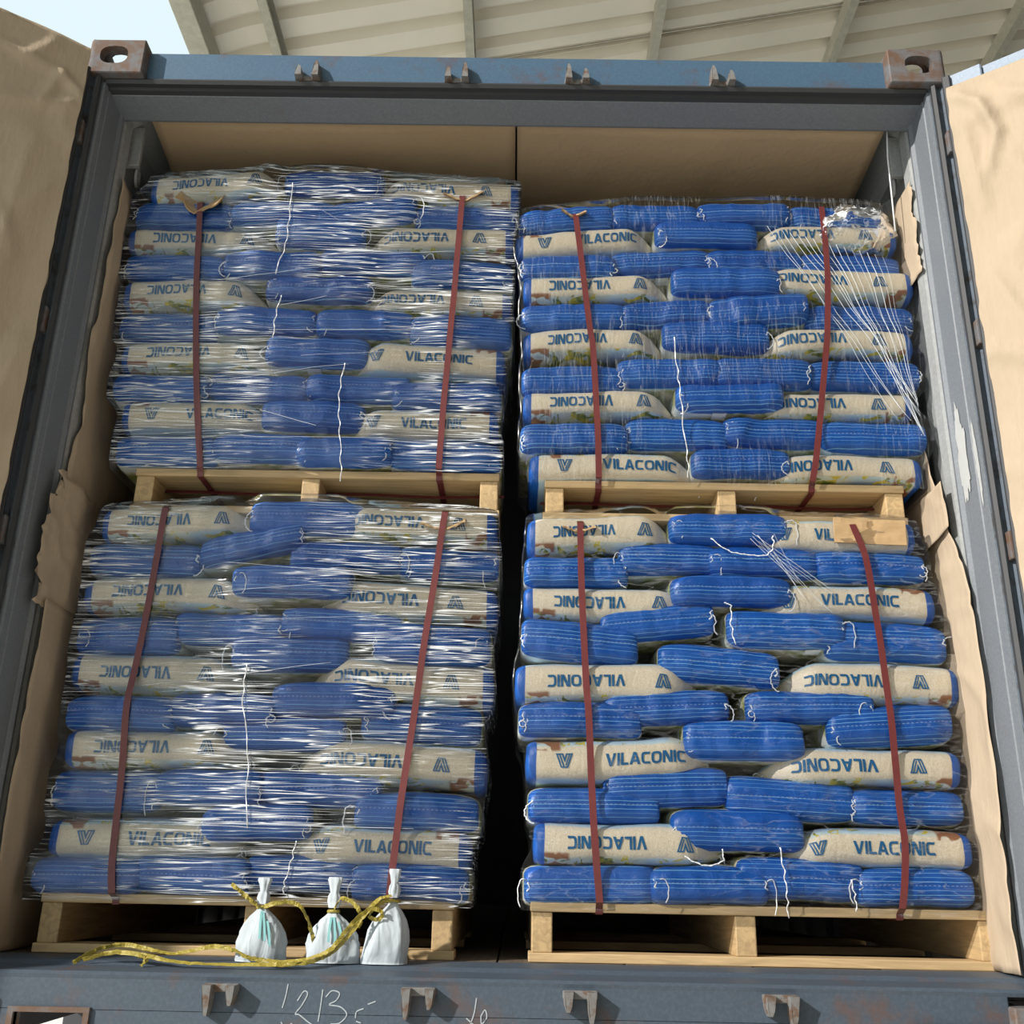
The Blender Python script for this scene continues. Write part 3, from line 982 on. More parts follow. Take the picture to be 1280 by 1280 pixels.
# ================================================================== sacks
# kind, x from, x to, centre height, thickness, rise towards +x   (metres, rows from the top layer down)
#   B  = striped blue sewn end facing the doors
#   Cul.. = cream long side facing the doors: u upside down / n upright lettering, l / r = which end is the sewn one
STACKS = {
    'upper_glossy': [
        [('Cul', -1.074, -0.684, 2.119, 0.092, 0.052), ('B', -0.689, -0.388, 2.142, 0.081, -0.001), ('Cur', -0.421, 0.015, 2.113, 0.103, -0.027)],
        [('B', -1.121, -0.827, 2.024, 0.095, 0.005), ('B', -0.837, -0.525, 2.034, 0.084, 0.011), ('B', -0.579, -0.284, 2.033, 0.095, 0.044), ('B', -0.292, 0.011, 2.025, 0.092, -0.006)],
        [('Cul', -1.126, -0.673, 1.928, 0.088, 0.002), ('B', -0.695, -0.429, 1.955, 0.099, -0.012), ('Cur', -0.435, 0.003, 1.939, 0.099, -0.001)],
        [('B', -1.121, -0.83, 1.839, 0.086, -0.001), ('B', -0.835, -0.547, 1.847, 0.092, -0.001), ('B', -0.558, -0.244, 1.862, 0.081, -0.0), ('B', -0.291, 0.003, 1.83, 0.094, -0.006)],
        [('Cul', -1.107, -0.695, 1.745, 0.095, 0.002), ('B', -0.707, -0.396, 1.772, 0.085, -0.0), ('Cur', -0.437, -0.002, 1.735, 0.094, -0.008)],
        [('B', -1.113, -0.831, 1.649, 0.093, -0.0), ('B', -0.837, -0.546, 1.664, 0.093, -0.0), ('B', -0.552, -0.275, 1.659, 0.093, -0.0), ('B', -0.284, 0.004, 1.64, 0.108, -0.011)],
        [('Cul', -1.087, -0.653, 1.549, 0.091, 0.002), ('B', -0.687, -0.394, 1.567, 0.096, -0.005), ('Cnr', -0.458, -0.014, 1.545, 0.11, -0.018)],
        [('B', -1.098, -0.831, 1.453, 0.089, -0.0), ('B', -0.836, -0.56, 1.46, 0.094, -0.003), ('B', -0.565, -0.272, 1.461, 0.086, -0.005), ('B', -0.324, -0.021, 1.439, 0.088, -0.002)],
        [('Cnl', -1.06, -0.636, 1.367, 0.096, 0.002), ('B', -0.681, -0.395, 1.377, 0.096, -0.005), ('Cnr', -0.451, -0.03, 1.353, 0.096, -0.007)],
        [('B', -1.068, -0.787, 1.27, 0.094, 0.0), ('B', -0.801, -0.518, 1.277, 0.089, 0.0), ('B', -0.563, -0.318, 1.264, 0.084, 0.004), ('B', -0.327, -0.019, 1.262, 0.089, -0.009)],
    ],
    'upper_tufted': [
        [('B', 0.016, 0.299, 2.023, 0.089, 0.027), ('B', 0.285, 0.554, 2.044, 0.079, 0.004), ('B', 0.545, 0.819, 2.045, 0.084, -0.001), ('B', 0.811, 1.096, 2.041, 0.09, -0.004)],
        [('Cnl', 0.01, 0.425, 1.943, 0.093, 0.04), ('B', 0.415, 0.717, 1.974, 0.088, -0.001), ('Cur', 0.696, 1.122, 1.971, 0.083, 0.002)],
        [('B', 0.023, 0.301, 1.856, 0.081, 0.01), ('B', 0.287, 0.575, 1.879, 0.076, 0.013), ('B', 0.561, 0.844, 1.889, 0.076, 0.005), ('B', 0.834, 1.129, 1.876, 0.094, -0.006)],
        [('Cul', 0.034, 0.461, 1.786, 0.087, 0.02), ('B', 0.457, 0.769, 1.808, 0.098, -0.003), ('Cur', 0.706, 1.149, 1.815, 0.101, -0.019)],
        [('B', 0.026, 0.33, 1.692, 0.088, 0.01), ('B', 0.303, 0.576, 1.711, 0.086, 0.015), ('B', 0.558, 0.845, 1.716, 0.099, 0.026), ('B', 0.835, 1.147, 1.708, 0.093, 0.0)],
        [('Cul', 0.036, 0.441, 1.613, 0.092, 0.014), ('B', 0.428, 0.73, 1.637, 0.097, -0.003), ('Cur', 0.688, 1.124, 1.617, 0.086, 0.002)],
        [('B', 0.031, 0.322, 1.499, 0.094, 0.012), ('B', 0.3, 0.589, 1.524, 0.095, 0.005), ('B', 0.567, 0.842, 1.523, 0.095, -0.0), ('B', 0.829, 1.14, 1.526, 0.09, -0.002)],
        [('Cul', 0.039, 0.462, 1.422, 0.083, 0.017), ('B', 0.457, 0.753, 1.439, 0.085, 0.01), ('Cur', 0.674, 1.106, 1.426, 0.087, 0.003)],
        [('B', 0.032, 0.327, 1.32, 0.09, 0.005), ('B', 0.319, 0.602, 1.341, 0.095, 0.0), ('B', 0.585, 0.863, 1.346, 0.095, -0.005), ('B', 0.849, 1.132, 1.332, 0.095, -0.005)],
        [('Cnl', 0.059, 0.523, 1.234, 0.077, 0.003), ('B', 0.494, 0.761, 1.254, 0.082, 0.005), ('Cur', 0.674, 1.111, 1.238, 0.074, 0.003)],
    ],
    'lower_pouches': [
        [('Cul', -1.066, -0.658, 1.06, 0.098, 0.025), ('B', -0.68, -0.375, 1.078, 0.096, 0.001), ('Cur', -0.463, -0.027, 1.06, 0.094, -0.019)],
        [('B', -1.09, -0.793, 0.957, 0.096, 0.001), ('B', -0.799, -0.528, 1.001, 0.088, 0.062), ('B', -0.565, -0.268, 0.975, 0.079, -0.004), ('B', -0.275, -0.025, 0.96, 0.091, -0.009)],
        [('Cul', -1.083, -0.641, 0.863, 0.094, 0.004), ('B', -0.703, -0.392, 0.899, 0.086, -0.001), ('Cur', -0.48, -0.022, 0.853, 0.118, -0.026)],
        [('B', -1.084, -0.83, 0.757, 0.099, 0.005), ('B', -0.845, -0.562, 0.776, 0.087, -0.003), ('B', -0.573, -0.258, 0.793, 0.088, -0.011), ('B', -0.332, -0.032, 0.74, 0.111, -0.011)],
        [('Cul', -1.081, -0.646, 0.656, 0.105, -0.004), ('B', -0.69, -0.391, 0.712, 0.092, 0.001), ('Cur', -0.484, -0.026, 0.651, 0.128, -0.028)],
        [('B', -1.077, -0.804, 0.557, 0.09, -0.003), ('B', -0.821, -0.559, 0.569, 0.083, 0.001), ('B', -0.574, -0.263, 0.599, 0.085, 0.002), ('B', -0.352, -0.051, 0.546, 0.103, -0.014)],
        [('Cul', -1.064, -0.617, 0.471, 0.092, 0.004), ('B', -0.688, -0.385, 0.514, 0.081, 0.005), ('Cur', -0.505, -0.04, 0.447, 0.114, -0.022)],
        [('B', -1.08, -0.822, 0.369, 0.101, 0.001), ('B', -0.836, -0.572, 0.383, 0.09, 0.001), ('B', -0.588, -0.286, 0.382, 0.086, -0.002), ('B', -0.35, -0.051, 0.336, 0.088, -0.006)],
        [('Cnl', -1.067, -0.614, 0.262, 0.094, 0.005), ('B', -0.712, -0.450, 0.305, 0.09, 0.012), ('Cnr', -0.506, -0.073, 0.252, 0.097, -0.007)],
        [('B', -1.089, -0.838, 0.176, 0.074, 0.001), ('B', -0.854, -0.585, 0.18, 0.081, -0.006), ('B', -0.602, -0.334, 0.19, 0.078, -0.002), ('B', -0.345, -0.07, 0.177, 0.071, -0.002)],
    ],
    'lower_clear': [
        [('Cul', 0.057, 0.448, 1.046, 0.102, 0.02), ('B', 0.427, 0.738, 1.065, 0.093, 0.001), ('Cnr', 0.641, 1.067, 1.048, 0.093, -0.006)],
        [('B', 0.048, 0.32, 0.944, 0.082, 0.005), ('B', 0.308, 0.545, 0.985, 0.087, -0.0), ('B', 0.524, 0.815, 0.976, 0.078, -0.004), ('B', 0.802, 1.087, 0.964, 0.087, -0.004)],
        [('Cul', 0.049, 0.494, 0.858, 0.093, 0.004), ('B', 0.426, 0.734, 0.897, 0.085, 0.001), ('Cnr', 0.63, 1.099, 0.868, 0.093, 0.004)],
        [('B', 0.044, 0.34, 0.756, 0.115, -0.019), ('B', 0.243, 0.538, 0.81, 0.092, 0.03), ('B', 0.565, 0.865, 0.795, 0.1, -0.003), ('B', 0.81, 1.119, 0.772, 0.111, -0.003)],
        [('Cul', 0.03, 0.501, 0.652, 0.104, 0.008), ('B', 0.391, 0.695, 0.703, 0.101, -0.019), ('Cur', 0.69, 1.135, 0.664, 0.12, -0.008)],
        [('B', 0.04, 0.344, 0.562, 0.09, 0.002), ('B', 0.245, 0.562, 0.593, 0.083, 0.018), ('B', 0.602, 0.923, 0.603, 0.083, 0.006), ('B', 0.799, 1.107, 0.558, 0.101, 0.021)],
        [('Cnl', 0.061, 0.517, 0.469, 0.107, 0.027), ('B', 0.444, 0.738, 0.518, 0.097, 0.001), ('Cur', 0.636, 1.113, 0.457, 0.091, 0.001)],
        [('B', 0.066, 0.385, 0.357, 0.085, 0.002), ('B', 0.247, 0.552, 0.403, 0.097, 0.013), ('B', 0.539, 0.861, 0.38, 0.1, -0.013), ('B', 0.841, 1.116, 0.367, 0.085, -0.001)],
        [('Cul', 0.082, 0.537, 0.269, 0.094, 0.001), ('B', 0.406, 0.725, 0.308, 0.098, -0.001), ('Cnr', 0.662, 1.115, 0.27, 0.09, 0.001)],
        [('B', 0.055, 0.379, 0.178, 0.092, 0.006), ('B', 0.353, 0.63, 0.183, 0.085, 0.002), ('B', 0.56, 0.859, 0.199, 0.096, -0.005), ('B', 0.835, 1.111, 0.187, 0.074, 0.002)],
    ],
}
WHERE = {'upper_glossy': 'taller upper stack', 'upper_tufted': 'upper stack with bunched film',
         'lower_pouches': 'lower stack behind white pouches', 'lower_clear': 'lower stack without pouches'}
ORD = ['first', 'second', 'third', 'fourth', 'fifth', 'sixth', 'seventh', 'eighth', 'ninth', 'tenth']


# ---- lettering: every stroke is a strip of quads in (s, h), letter height 1
def strip(a0, a1, b0, b1, n=6):
    """quad strip between edge a (a0->a1) and edge b (b0->b1)"""
    out = []
    for i in range(n):
        t0, t1 = i / n, (i + 1) / n
        L_ = lambda p, q_, t: (p[0] + (q_[0] - p[0]) * t, p[1] + (q_[1] - p[1]) * t)
        out.append((L_(a0, a1, t0), L_(b0, b1, t0), L_(b0, b1, t1), L_(a0, a1, t1)))
    return out


def arc_band(cx, w, th, t0, t1, n=22, e=3.2):
    def pt(t, o):
        c, s = math.cos(t), math.sin(t)
        rx, rz = w / 2 - o, 0.5 - o * 0.92
        return (cx + rx * math.copysign(abs(c) ** (2 / e), c), 0.5 + rz * math.copysign(abs(s) ** (2 / e), s))
    out = []
    for i in range(n):
        a, b = t0 + (t1 - t0) * i / n, t0 + (t1 - t0) * (i + 1) / n
        out.append((pt(a, 0), pt(a, th), pt(b, th), pt(b, 0)))
    return out


def word_quads():
    Q, x, t, gap = [], 0.0, 0.19, 0.085
    for ch in 'VILACONIC':
        if ch == 'V':
            w = 0.82
            Q += strip((x, 1), (x + w / 2 - 0.11, 0), (x + 0.22, 1), (x + w / 2 + 0.11, 0))
            Q += strip((x + w - 0.22, 1), (x + w / 2, 0.14), (x + w, 1), (x + w / 2 + 0.11, 0))
        elif ch == 'I':
            w = 0.2
            Q += strip((x, 1), (x, 0), (x + w, 1), (x + w, 0))
        elif ch == 'L':
            w = 0.58
            Q += strip((x, 1), (x, 0.0), (x + 0.2, 1), (x + 0.2, 0.0))
            Q += strip((x + 0.2, 0.18), (x + w, 0.18), (x + 0.2, 0), (x + w, 0), 3)
        elif ch == 'A':
            w = 0.84
            Q += strip((x + w / 2 - 0.12, 1), (x, 0), (x + w / 2 + 0.1, 1), (x + 0.22, 0))
            Q += strip((x + w / 2, 0.85), (x + w - 0.22, 0), (x + w / 2 + 0.12, 1), (x + w, 0))
            Q += strip((x + 0.27, 0.38), (x + w - 0.27, 0.38), (x + 0.2, 0.2), (x + w - 0.2, 0.2), 3)
        elif ch == 'C':
            w = 0.74
            Q += arc_band(x + w * 0.52, w * 1.04, t, math.radians(58), math.radians(302))
            Q += strip((x + w * 0.70, 1), (x + w, 1), (x + w * 0.70, 1 - t), (x + w * 0.92, 1 - t), 2)
            Q += strip((x + w * 0.70, t), (x + w * 0.92, t), (x + w * 0.70, 0), (x + w, 0), 2)
        elif ch == 'O':
            w = 0.82
            Q += arc_band(x + w / 2, w, t, 0, 2 * math.pi, 28)
        elif ch == 'N':
            w = 0.76
            Q += strip((x, 1), (x, 0), (x + 0.19, 1), (x + 0.19, 0))
            Q += strip((x + w - 0.19, 1), (x + w - 0.19, 0), (x + w, 1), (x + w, 0))
            Q += strip((x + 0.05, 1), (x + w - 0.28, 0), (x + 0.28, 1), (x + w - 0.05, 0))
        x += w + gap
    W_ = x - gap
    return [[(p[0] / W_, p[1]) for p in q] for q in Q], W_


WORD, WORD_ASPECT = word_quads()


def emblem_quads():
    """wedge-shaped mark: two slanted bars and a V inside a trapezium outline"""
    Q, t = [], 0.085
    tl, tr, br, bl = (0.0, 1.0), (1.45, 1.0), (1.02, 0.0), (0.43, 0.0)
    Q += strip(tl, (0.62, 1.0), (0.07, 1 - t), (0.62, 1 - t), 3)
    Q += strip((0.86, 1.0), tr, (0.84, 1 - t), (1.38, 1 - t), 3)
    Q += strip(tl, bl, (0.13, 1.0), (0.55, 0.0), 5)
    Q += strip((1.32, 1.0), (0.90, 0.0), tr, br, 5)
    Q += strip((0.26, 0.93), (0.62, 0.08), (0.38, 0.93), (0.74, 0.08), 5)
    Q += strip((0.50, 0.93), (0.74, 0.36), (0.62, 1.0), (0.82, 0.50), 5)
    Q += strip((0.86, 1.0), (0.72, 0.62), (0.96, 0.93), (0.78, 0.46), 3)
    Q += strip((1.10, 0.93), (0.80, 0.20), (1.20, 0.93), (0.86, 0.08), 5)
    Q += strip((0.43, 0.0), (1.02, 0.0), (0.47, t), (0.98, t), 3)
    return Q


EMBLEM = emblem_quads()


class Bag:
    """sewn sack. canonical a: 0 at the sewn end .. 1 at the gathered end"""

    def __init__(self, seed):
        r = random.Random(seed)
        self.seed = seed * 1.37
        self.bend = r.uniform(-0.004, 0.007)
        self.wr = r.uniform(0.0025, 0.0045)

    def wrinkle(self, p):
        s = self.seed
        return Vector((0.4 * self.wr * nz(p.x * 16 + s, p.y * 16, p.z * 20),
                       self.wr * (nz(p.x * 13, p.y * 10 + s, p.z * 26) + 0.5 * nz(p.x * 34 + s, p.y * 20, p.z * 50)),
                       0.8 * self.wr * nz(p.x * 12, p.y * 12 + 9, s + p.z * 12)))


def sgnpow(c, e):
    return math.copysign(abs(c) ** e, c)


def ring_unit(n, ns, wide, high):
    """superellipse points spaced evenly around the perimeter"""
    t = np.linspace(0, 2 * np.pi, 4001)
    c, s = np.cos(t), np.sin(t)
    x = np.sign(c) * np.abs(c) ** (2 / n)
    z = np.sign(s) * np.abs(s) ** (2 / n)
    d = np.concatenate([[0], np.cumsum(np.hypot(np.diff(x) * wide, np.diff(z) * high))])
    q_ = np.linspace(0, d[-1], ns + 1)[:-1]
    return [(float(a), float(b)) for a, b in zip(np.interp(q_, d, x), np.interp(q_, d, z))]


def side_bag(name, L, W, H, seed, blunt_left, upside, tip_dz, tilt):
    """sack lying across, cream long side on -y. local origin at front centre."""
    b = Bag(seed)
    NR, NS = 30, 44
    n = 4.2
    sx = 1 if blunt_left else -1

    def prof(a):
        t0 = min(a / 0.07, 1)
        c0 = math.sqrt(max(0, 1 - (1 - t0) ** 2))
        t1 = max(0, (a - 0.76) / 0.24)
        hh = (0.72 + 0.28 * c0) * (1 - 0.80 * t1 ** 1.7) * (0.97 + 0.03 * math.sin(a * 9 + b.seed))
        ww = (0.90 + 0.10 * c0) * (1 - 0.55 * t1 ** 2)
        return hh * H / 2, ww * W / 2, t1

    def place(a, cy, sz):
        """cy,sz: unit cross-section coordinates, cy=-1 is the front"""
        hh, ww, t1 = prof(a)
        x = sx * (a - 0.5) * L
        y_ = W / 2 + cy * ww
        z = sz * hh + tip_dz * t1 ** 1.5 + b.bend * (1 - (2 * a - 1) ** 2) * 2 - b.bend + tilt * (x / L)
        p = Vector((x, y_, z))
        return p + b.wrinkle(p)

    V, F, UV, BL = [], [], [], []
    ring = ring_unit(n, NS, W, H)
    As = [0.0, 0.008, 0.02, 0.04] + [0.04 + (0.96) * (i / (NR - 4)) for i in range(1, NR - 3)]
    NR = len(As)
    for a in As:
        for k in range(NS):
            cy, sz = ring[k]
            V.append(place(a, cy, sz))
            u = a if blunt_left else 1 - a
            v = 0.5 + 0.5 * sz if cy < 0.6 else 0.5 + 0.5 * math.copysign(1, sz)
            v = 0.5 + (v - 0.5) * (0.86 if cy < 0 else 1.0) + 0.07 * math.copysign(1, sz) * max(0, min(1, (cy + 1)))
            if upside:
                u, v = 1 - u, 1 - v
            UV.append((u, v))
            BL.append(a)
    for i in range(NR - 1):
        for k in range(NS):
            k2 = (k + 1) % NS
            F.append((i * NS + k, i * NS + k2, (i + 1) * NS + k2, (i + 1) * NS + k))
    for rg, a in ((0, -0.004), (NR - 1, 1.01)):
        c = place(a if a > 0 else 0, 0, 0) + Vector((sx * (-0.004 if a < 0 else 0.003), 0, 0))
        V.append(c)
        UV.append((0.5, 0.5))
        BL.append(max(0, min(1, a)))
        for k in range(NS):
            F.append((rg * NS + k, rg * NS + (k + 1) % NS, len(V) - 1))
    me = bpy.data.meshes.new(name)
    me.from_pydata([tuple(v) for v in V], [], F)
    uvl = me.uv_layers.new(name='UVMap')
    li = np.zeros(len(me.loops), dtype=np.int32)
    me.loops.foreach_get('vertex_index', li)
    uvl.data.foreach_set('uv', np.array(UV)[li].ravel())
    at = me.attributes.new('blunt', 'FLOAT', 'POINT')
    at.data.foreach_set('value', BL)
    bm = bmesh.new()
    bm.from_mesh(me)
    bmesh.ops.recalc_face_normals(bm, faces=bm.faces)
    bm.to_mesh(me)
    bm.free()

    def front(u, v):
        """u along the picture left->right 0..1, v 0..1 up; returns a point on the front, 1 mm proud"""
        a = u if blunt_left else 1 - u
        sz = (v - 0.5) * 2
        cy = -(max(0.0, 1 - abs(sz) ** n)) ** (1 / n)
        return place(a, cy, sz) + Vector((0, -0.0016, 0))

    def decal(quads, u0, u1, v0, v1, s1):
        DV, DF = [], []
        for qd in quads:
            k = len(DV)
            for (s_, h_) in qd:
                u, v = u0 + (u1 - u0) * s_ / s1, v0 + (v1 - v0) * h_
                if upside:
                    u, v = 1 - u, 1 - v
                DV.append(front(u, v))
            DF.append((k, k + 1, k + 2, k + 3))
        return DV, DF
    return me, decal, place


def end_bag(name, W, D, H, seed, tilt):
    """sack lying front to back, striped blue sewn end on -y. local origin at front centre."""
    b = Bag(seed)
    r = random.Random(seed + 5)
    droop = r.uniform(-0.004, 0.008)
    skew = r.uniform(-0.10, 0.10)
    xk = r.uniform(-0.3, 0.3) * W
    fk = r.choice((0, -1, 1, 1)) * r.uniform(0.003, 0.006)
    sl = r.uniform(-0.5, 0.5)
    sq = r.uniform(0.45, 0.65)
    NS = 72
    n = 8.5
    unit = ring_unit(n, NS, W, H)
    As = [0, 0.008, 0.02, 0.035, 0.055, 0.08, 0.11, 0.15, 0.20, 0.26, 0.32, 0.37, D]
    V, F, UV = [], [], []

    def place(y_, cx, sz):
        t = min(1, y_ / 0.07)
        c = math.sqrt(max(0, 1 - (1 - t) ** 2))
        hh = (sq + (1 - sq) * c) * H / 2
        ww = (0.955 + 0.045 * c) * W / 2
        if y_ > 0.3:
            hh *= 1 - 0.6 * ((y_ - 0.3) / (D - 0.3)) ** 2
        x = cx * ww
        f = x / (W / 2)
        z = sz * hh * (1 - 0.07 * abs(f) ** 6) - droop * f * f + tilt * (x / W) + skew * 0.02 * (1 - t)
        yy = y_ + 0.012 * abs(f) ** 8 + 0.006 * (1 - t) * nz(x * 14, seed * 1.0)
        p = Vector((x, yy, z))
        w_ = b.wrinkle(p)
        # pleats running up the end face
        w_.y += 0.0035 * (1 - t * 0.5) * nz(x * 45 + z * 9, seed * 0.7, z * 6)
        # one fold-over flap in the end face
        w_.y -= fk * (1 - 0.6 * t) * max(0.0, min(1.0, (x - xk - sl * z) / 0.012))
        return p + w_

    for y_ in As:
        for k in range(NS):
            cx, sz = unit[k]
            p = place(y_, cx, sz)
            V.append(p)
            UV.append((p.x, p.z - tilt * p.x / W))
    NR = len(As)
    for i in range(NR - 1):
        for k in range(NS):
            k2 = (k + 1) % NS
            F.append((i * NS + k, i * NS + k2, (i + 1) * NS + k2, (i + 1) * NS + k))
    # close both ends with rings that flatten onto the sewn fold
    for ring, y_ in ((0, -0.001), (NR - 1, D)):
        prev = ring * NS
        for sc in (0.66, 0.33, 0.03):
            o0 = len(V)
            for k in range(NS):
                cx, sz = unit[k]
                p = place(max(0, y_), cx * (0.97 + 0.03 * sc), sz * sc)
                if ring == 0:
                    p.y -= 0.004 * (1 - sc) - 0.003 * (sc < 0.1)
                V.append(p)
                UV.append((p.x, p.z - tilt * p.x / W))
            for k in range(NS):
                k2 = (k + 1) % NS
                F.append((prev + k, prev + k2, o0 + k2, o0 + k))
            prev = o0
        h = NS // 2
        for k in range(h):
            F.append(tuple(dict.fromkeys((prev + k, prev + k + 1, prev + (NS - k - 1) % NS, prev + (NS - k) % NS))))
    me = bpy.data.meshes.new(name)
    me.from_pydata([tuple(v) for v in V], [], [f for f in F if len(set(f)) > 2])
    uvl = me.uv_layers.new(name='UVMap')
    li = np.zeros(len(me.loops), dtype=np.int32)
    me.loops.foreach_get('vertex_index', li)
    uvl.data.foreach_set('uv', np.array(UV)[li].ravel())
    bm = bmesh.new()
    bm.from_mesh(me)
    bmesh.ops.recalc_face_normals(bm, faces=bm.faces)
    bm.to_mesh(me)
    bm.free()
    return me, place


def string_mesh(seed):
    """twisted thread end: a small curl and a hanging tail"""
    r = random.Random(seed)
    pts = [Vector((0, 0.004, 0))]
    kind = seed % 4
    L_ = r.uniform(0.035, 0.075)
    sgn = r.choice((-1, 1))
    if kind == 0:      # loop then tail
        for k in range(9):
            a = k * 0.8
            pts.append(Vector((sgn * 0.011 * math.sin(a), -0.005, -0.009 + 0.011 * math.cos(a) - k * 0.002)))
        e = pts[-1]
        pts += [e + Vector((sgn * 0.006, -0.002, -0.012)), e + Vector((sgn * 0.002, -0.001, -0.028))]
    elif kind == 1:    # straight tail with a kink
        pts += [Vector((sgn * 0.006, -0.007, -0.008)), Vector((sgn * 0.010, -0.008, -L_ * 0.4)), Vector((sgn * 0.004, -0.008, -L_ * 0.7)), Vector((sgn * 0.012, -0.008, -L_))]
    elif kind == 2:    # hook
        for k in range(7):
            a = k * 0.55
            pts.append(Vector((sgn * 0.018 * math.sin(a), -0.007, -0.016 + 0.016 * math.cos(a) - 0.003 * k)))
    else:              # arch and tail
        pts += [Vector((sgn * 0.012, -0.009, 0.008)), Vector((sgn * 0.024, -0.009, 0.002)), Vector((sgn * 0.028, -0.008, -L_ * 0.5)), Vector((sgn * 0.022, -0.007, -L_))]
    P = smooth_path(pts, 4)
    P = [p + Vector((0.0012 * math.sin(i * 1.7), 0, 0.001 * math.cos(i * 2.3))) for i, p in enumerate(P)]
    V, F = tube(P, 0.0014, 5)
    # frayed knot at the top
    v2, f2 = tube([Vector((0.004, -0.003, 0.006)), Vector((-0.003, -0.006, 0.0)), Vector((0.002, -0.005, -0.010)), Vector((-0.006, -0.004, -0.016))], 0.0022, 5)
    o = len(V)
    V += v2
    F += [tuple(i + o for i in f) for f in f2]
    me = bpy.data.meshes.new('tie_string')
    me.from_pydata([tuple(v) for v in V], [], F)
    me.materials.append(M['string'])
    me.polygons.foreach_set('use_smooth', [True] * len(me.polygons))
    return me


STRINGS = [string_mesh(k) for k in range(16)]
CLOUD = {k: [] for k in STACKS}
FRONT = 0.232
sid = 0
for key, rows in STACKS.items():
    left_stack = 'glossy' in key or 'pouches' in key
    nrow = len(rows)
    for ri, row in enumerate(rows):
        order = list(row)
        cnt = len(order)
        for ci, (kind, xa, xb, zc, h, rise) in enumerate(order):
            sid += 1
            rr = random.Random(sid * 31)
            from_gap = (cnt - 1 - ci) if left_stack else ci
            up = ORD[nrow - 1 - ri]
            hh = min(max(h, 0.086), 0.106) + 0.006
            xm = (xa + xb) / 2
            if kind == 'B':
                W = max(0.268, min(0.322, xb - xa + 0.004))
                me, place = end_bag('rice_sack', W, 0.42, hh, sid, rise)
                me.materials.append(M['blue'])
                yj = FRONT + rr.uniform(-0.010, 0.014) - (0.006 if cnt == 3 else 0)
                if cnt == 3:
                    pos = 'between two cream sacks'
                else:
                    pos = ('next to central gap', 'second from central gap', 'third from central gap', 'beside container wall')[from_gap]
                lab = f'blue striped sack in {up} layer up, {pos}, {WHERE[key]}'
            else:
                Lx = max(0.395, min(0.475, xb - xa))
                bl = kind[2] == 'l'
                # the gathered tip tucks under (or over) the neighbouring sack
                nb = order[1]
                dz = -0.020 if nb[3] > zc else 0.012
                me, decal, place = side_bag('rice_sack', Lx, 0.29, hh + 0.002, sid, bl, kind[1] == 'u', dz, rise)
                me.materials.append(M['cream'])
                yj = FRONT + rr.uniform(-0.008, 0.008)
                pos = 'next to central gap' if from_gap == 0 else 'beside container wall'
                lab = f'cream lettered sack in {up} layer up, {pos}, {WHERE[key]}'
            me.polygons.foreach_set('use_smooth', [True] * len(me.polygons))
            o = bpy.data.objects.new('rice_sack', me)
            o.location = (xm, yj, zc)
            col.objects.link(o)
            tag(o, lab, 'sack', 'rice sacks stacked on the pallets')
            co = np.zeros(len(me.vertices) * 3, dtype=np.float32)
            me.vertices.foreach_get('co', co)
            CLOUD[key].append(co.reshape(-1, 3) + np.array([xm, yj, zc], dtype=np.float32))
            if kind != 'B':
                up_, left = kind[1] == 'u', kind[2] == 'l'
                # print space positions of mark and word (u runs with the lettering)
                sew0 = (left and not up_) or (up_ and not left)       # sewn end at the start of the lettering
                if sew0:
                    eu, w0, w1 = (0.20, 0.42, 0.85) if not up_ else (0.225, 0.43, 0.865)
                else:
                    eu, w0, w1 = (0.22, 0.42, 0.83) if up_ else (0.195, 0.375, 0.80)
                vh = 0.155 / hh * 0.097
                v0 = 0.5 - vh + (-0.02 if up_ else 0.0)
                DV, DF = decal(WORD, w0, w1, v0, v0 + 2 * vh, 1.0)
                lt = pyobj('lettering', DV, DF, 'print_blue', o, False, True)
                ew = 0.042 / Lx
                DV, DF = decal(EMBLEM, eu - ew / 2, eu + ew / 2, v0 - 0.02, v0 + 2 * vh + 0.02, 1.45)
                pyobj('emblem', DV, DF, 'print_blue', o, False, True)
                p = place(0.985, -0.9, -0.2)
                st = bpy.data.objects.new('tie_string', STRINGS[rr.randrange(16)])
                st.location = p + Vector((0, -0.006, 0))
                st.parent = o
                col.objects.link(st)
            else:
                if rr.random() < 0.32:
                    c0 = rr.uniform(-0.75, 0.45)
                    LV = [place(yq, c0 + 0.26 * q / 6, -1.0) + Vector((0, -0.0008, -0.0022)) for yq in (0.026, 0.040, 0.060) for q in range(7)]
                    LF = [(r_ * 7 + q, r_ * 7 + q + 1, (r_ + 1) * 7 + q + 1, (r_ + 1) * 7 + q) for r_ in range(2) for q in range(6)]
                    pyobj('label_strip', LV, LF, 'label', o, False, True)
                for e in ((-1, 1) if rr.random() < 0.35 else (rr.choice((-1, 1)),)):
                    p = place(0.01, e * 0.93, rr.uniform(0.0, 0.4))
                    st = bpy.data.objects.new('tie_string', STRINGS[rr.randrange(16)])
                    st.location = p + Vector((0, -0.005, 0))
                    st.scale = (rr.choice((-1, 1)) * rr.uniform(0.8, 1.2), 1, rr.uniform(0.8, 1.2))
                    st.parent = o
                    col.objects.link(st)

# ================================================================== stretch film
FILM = {}


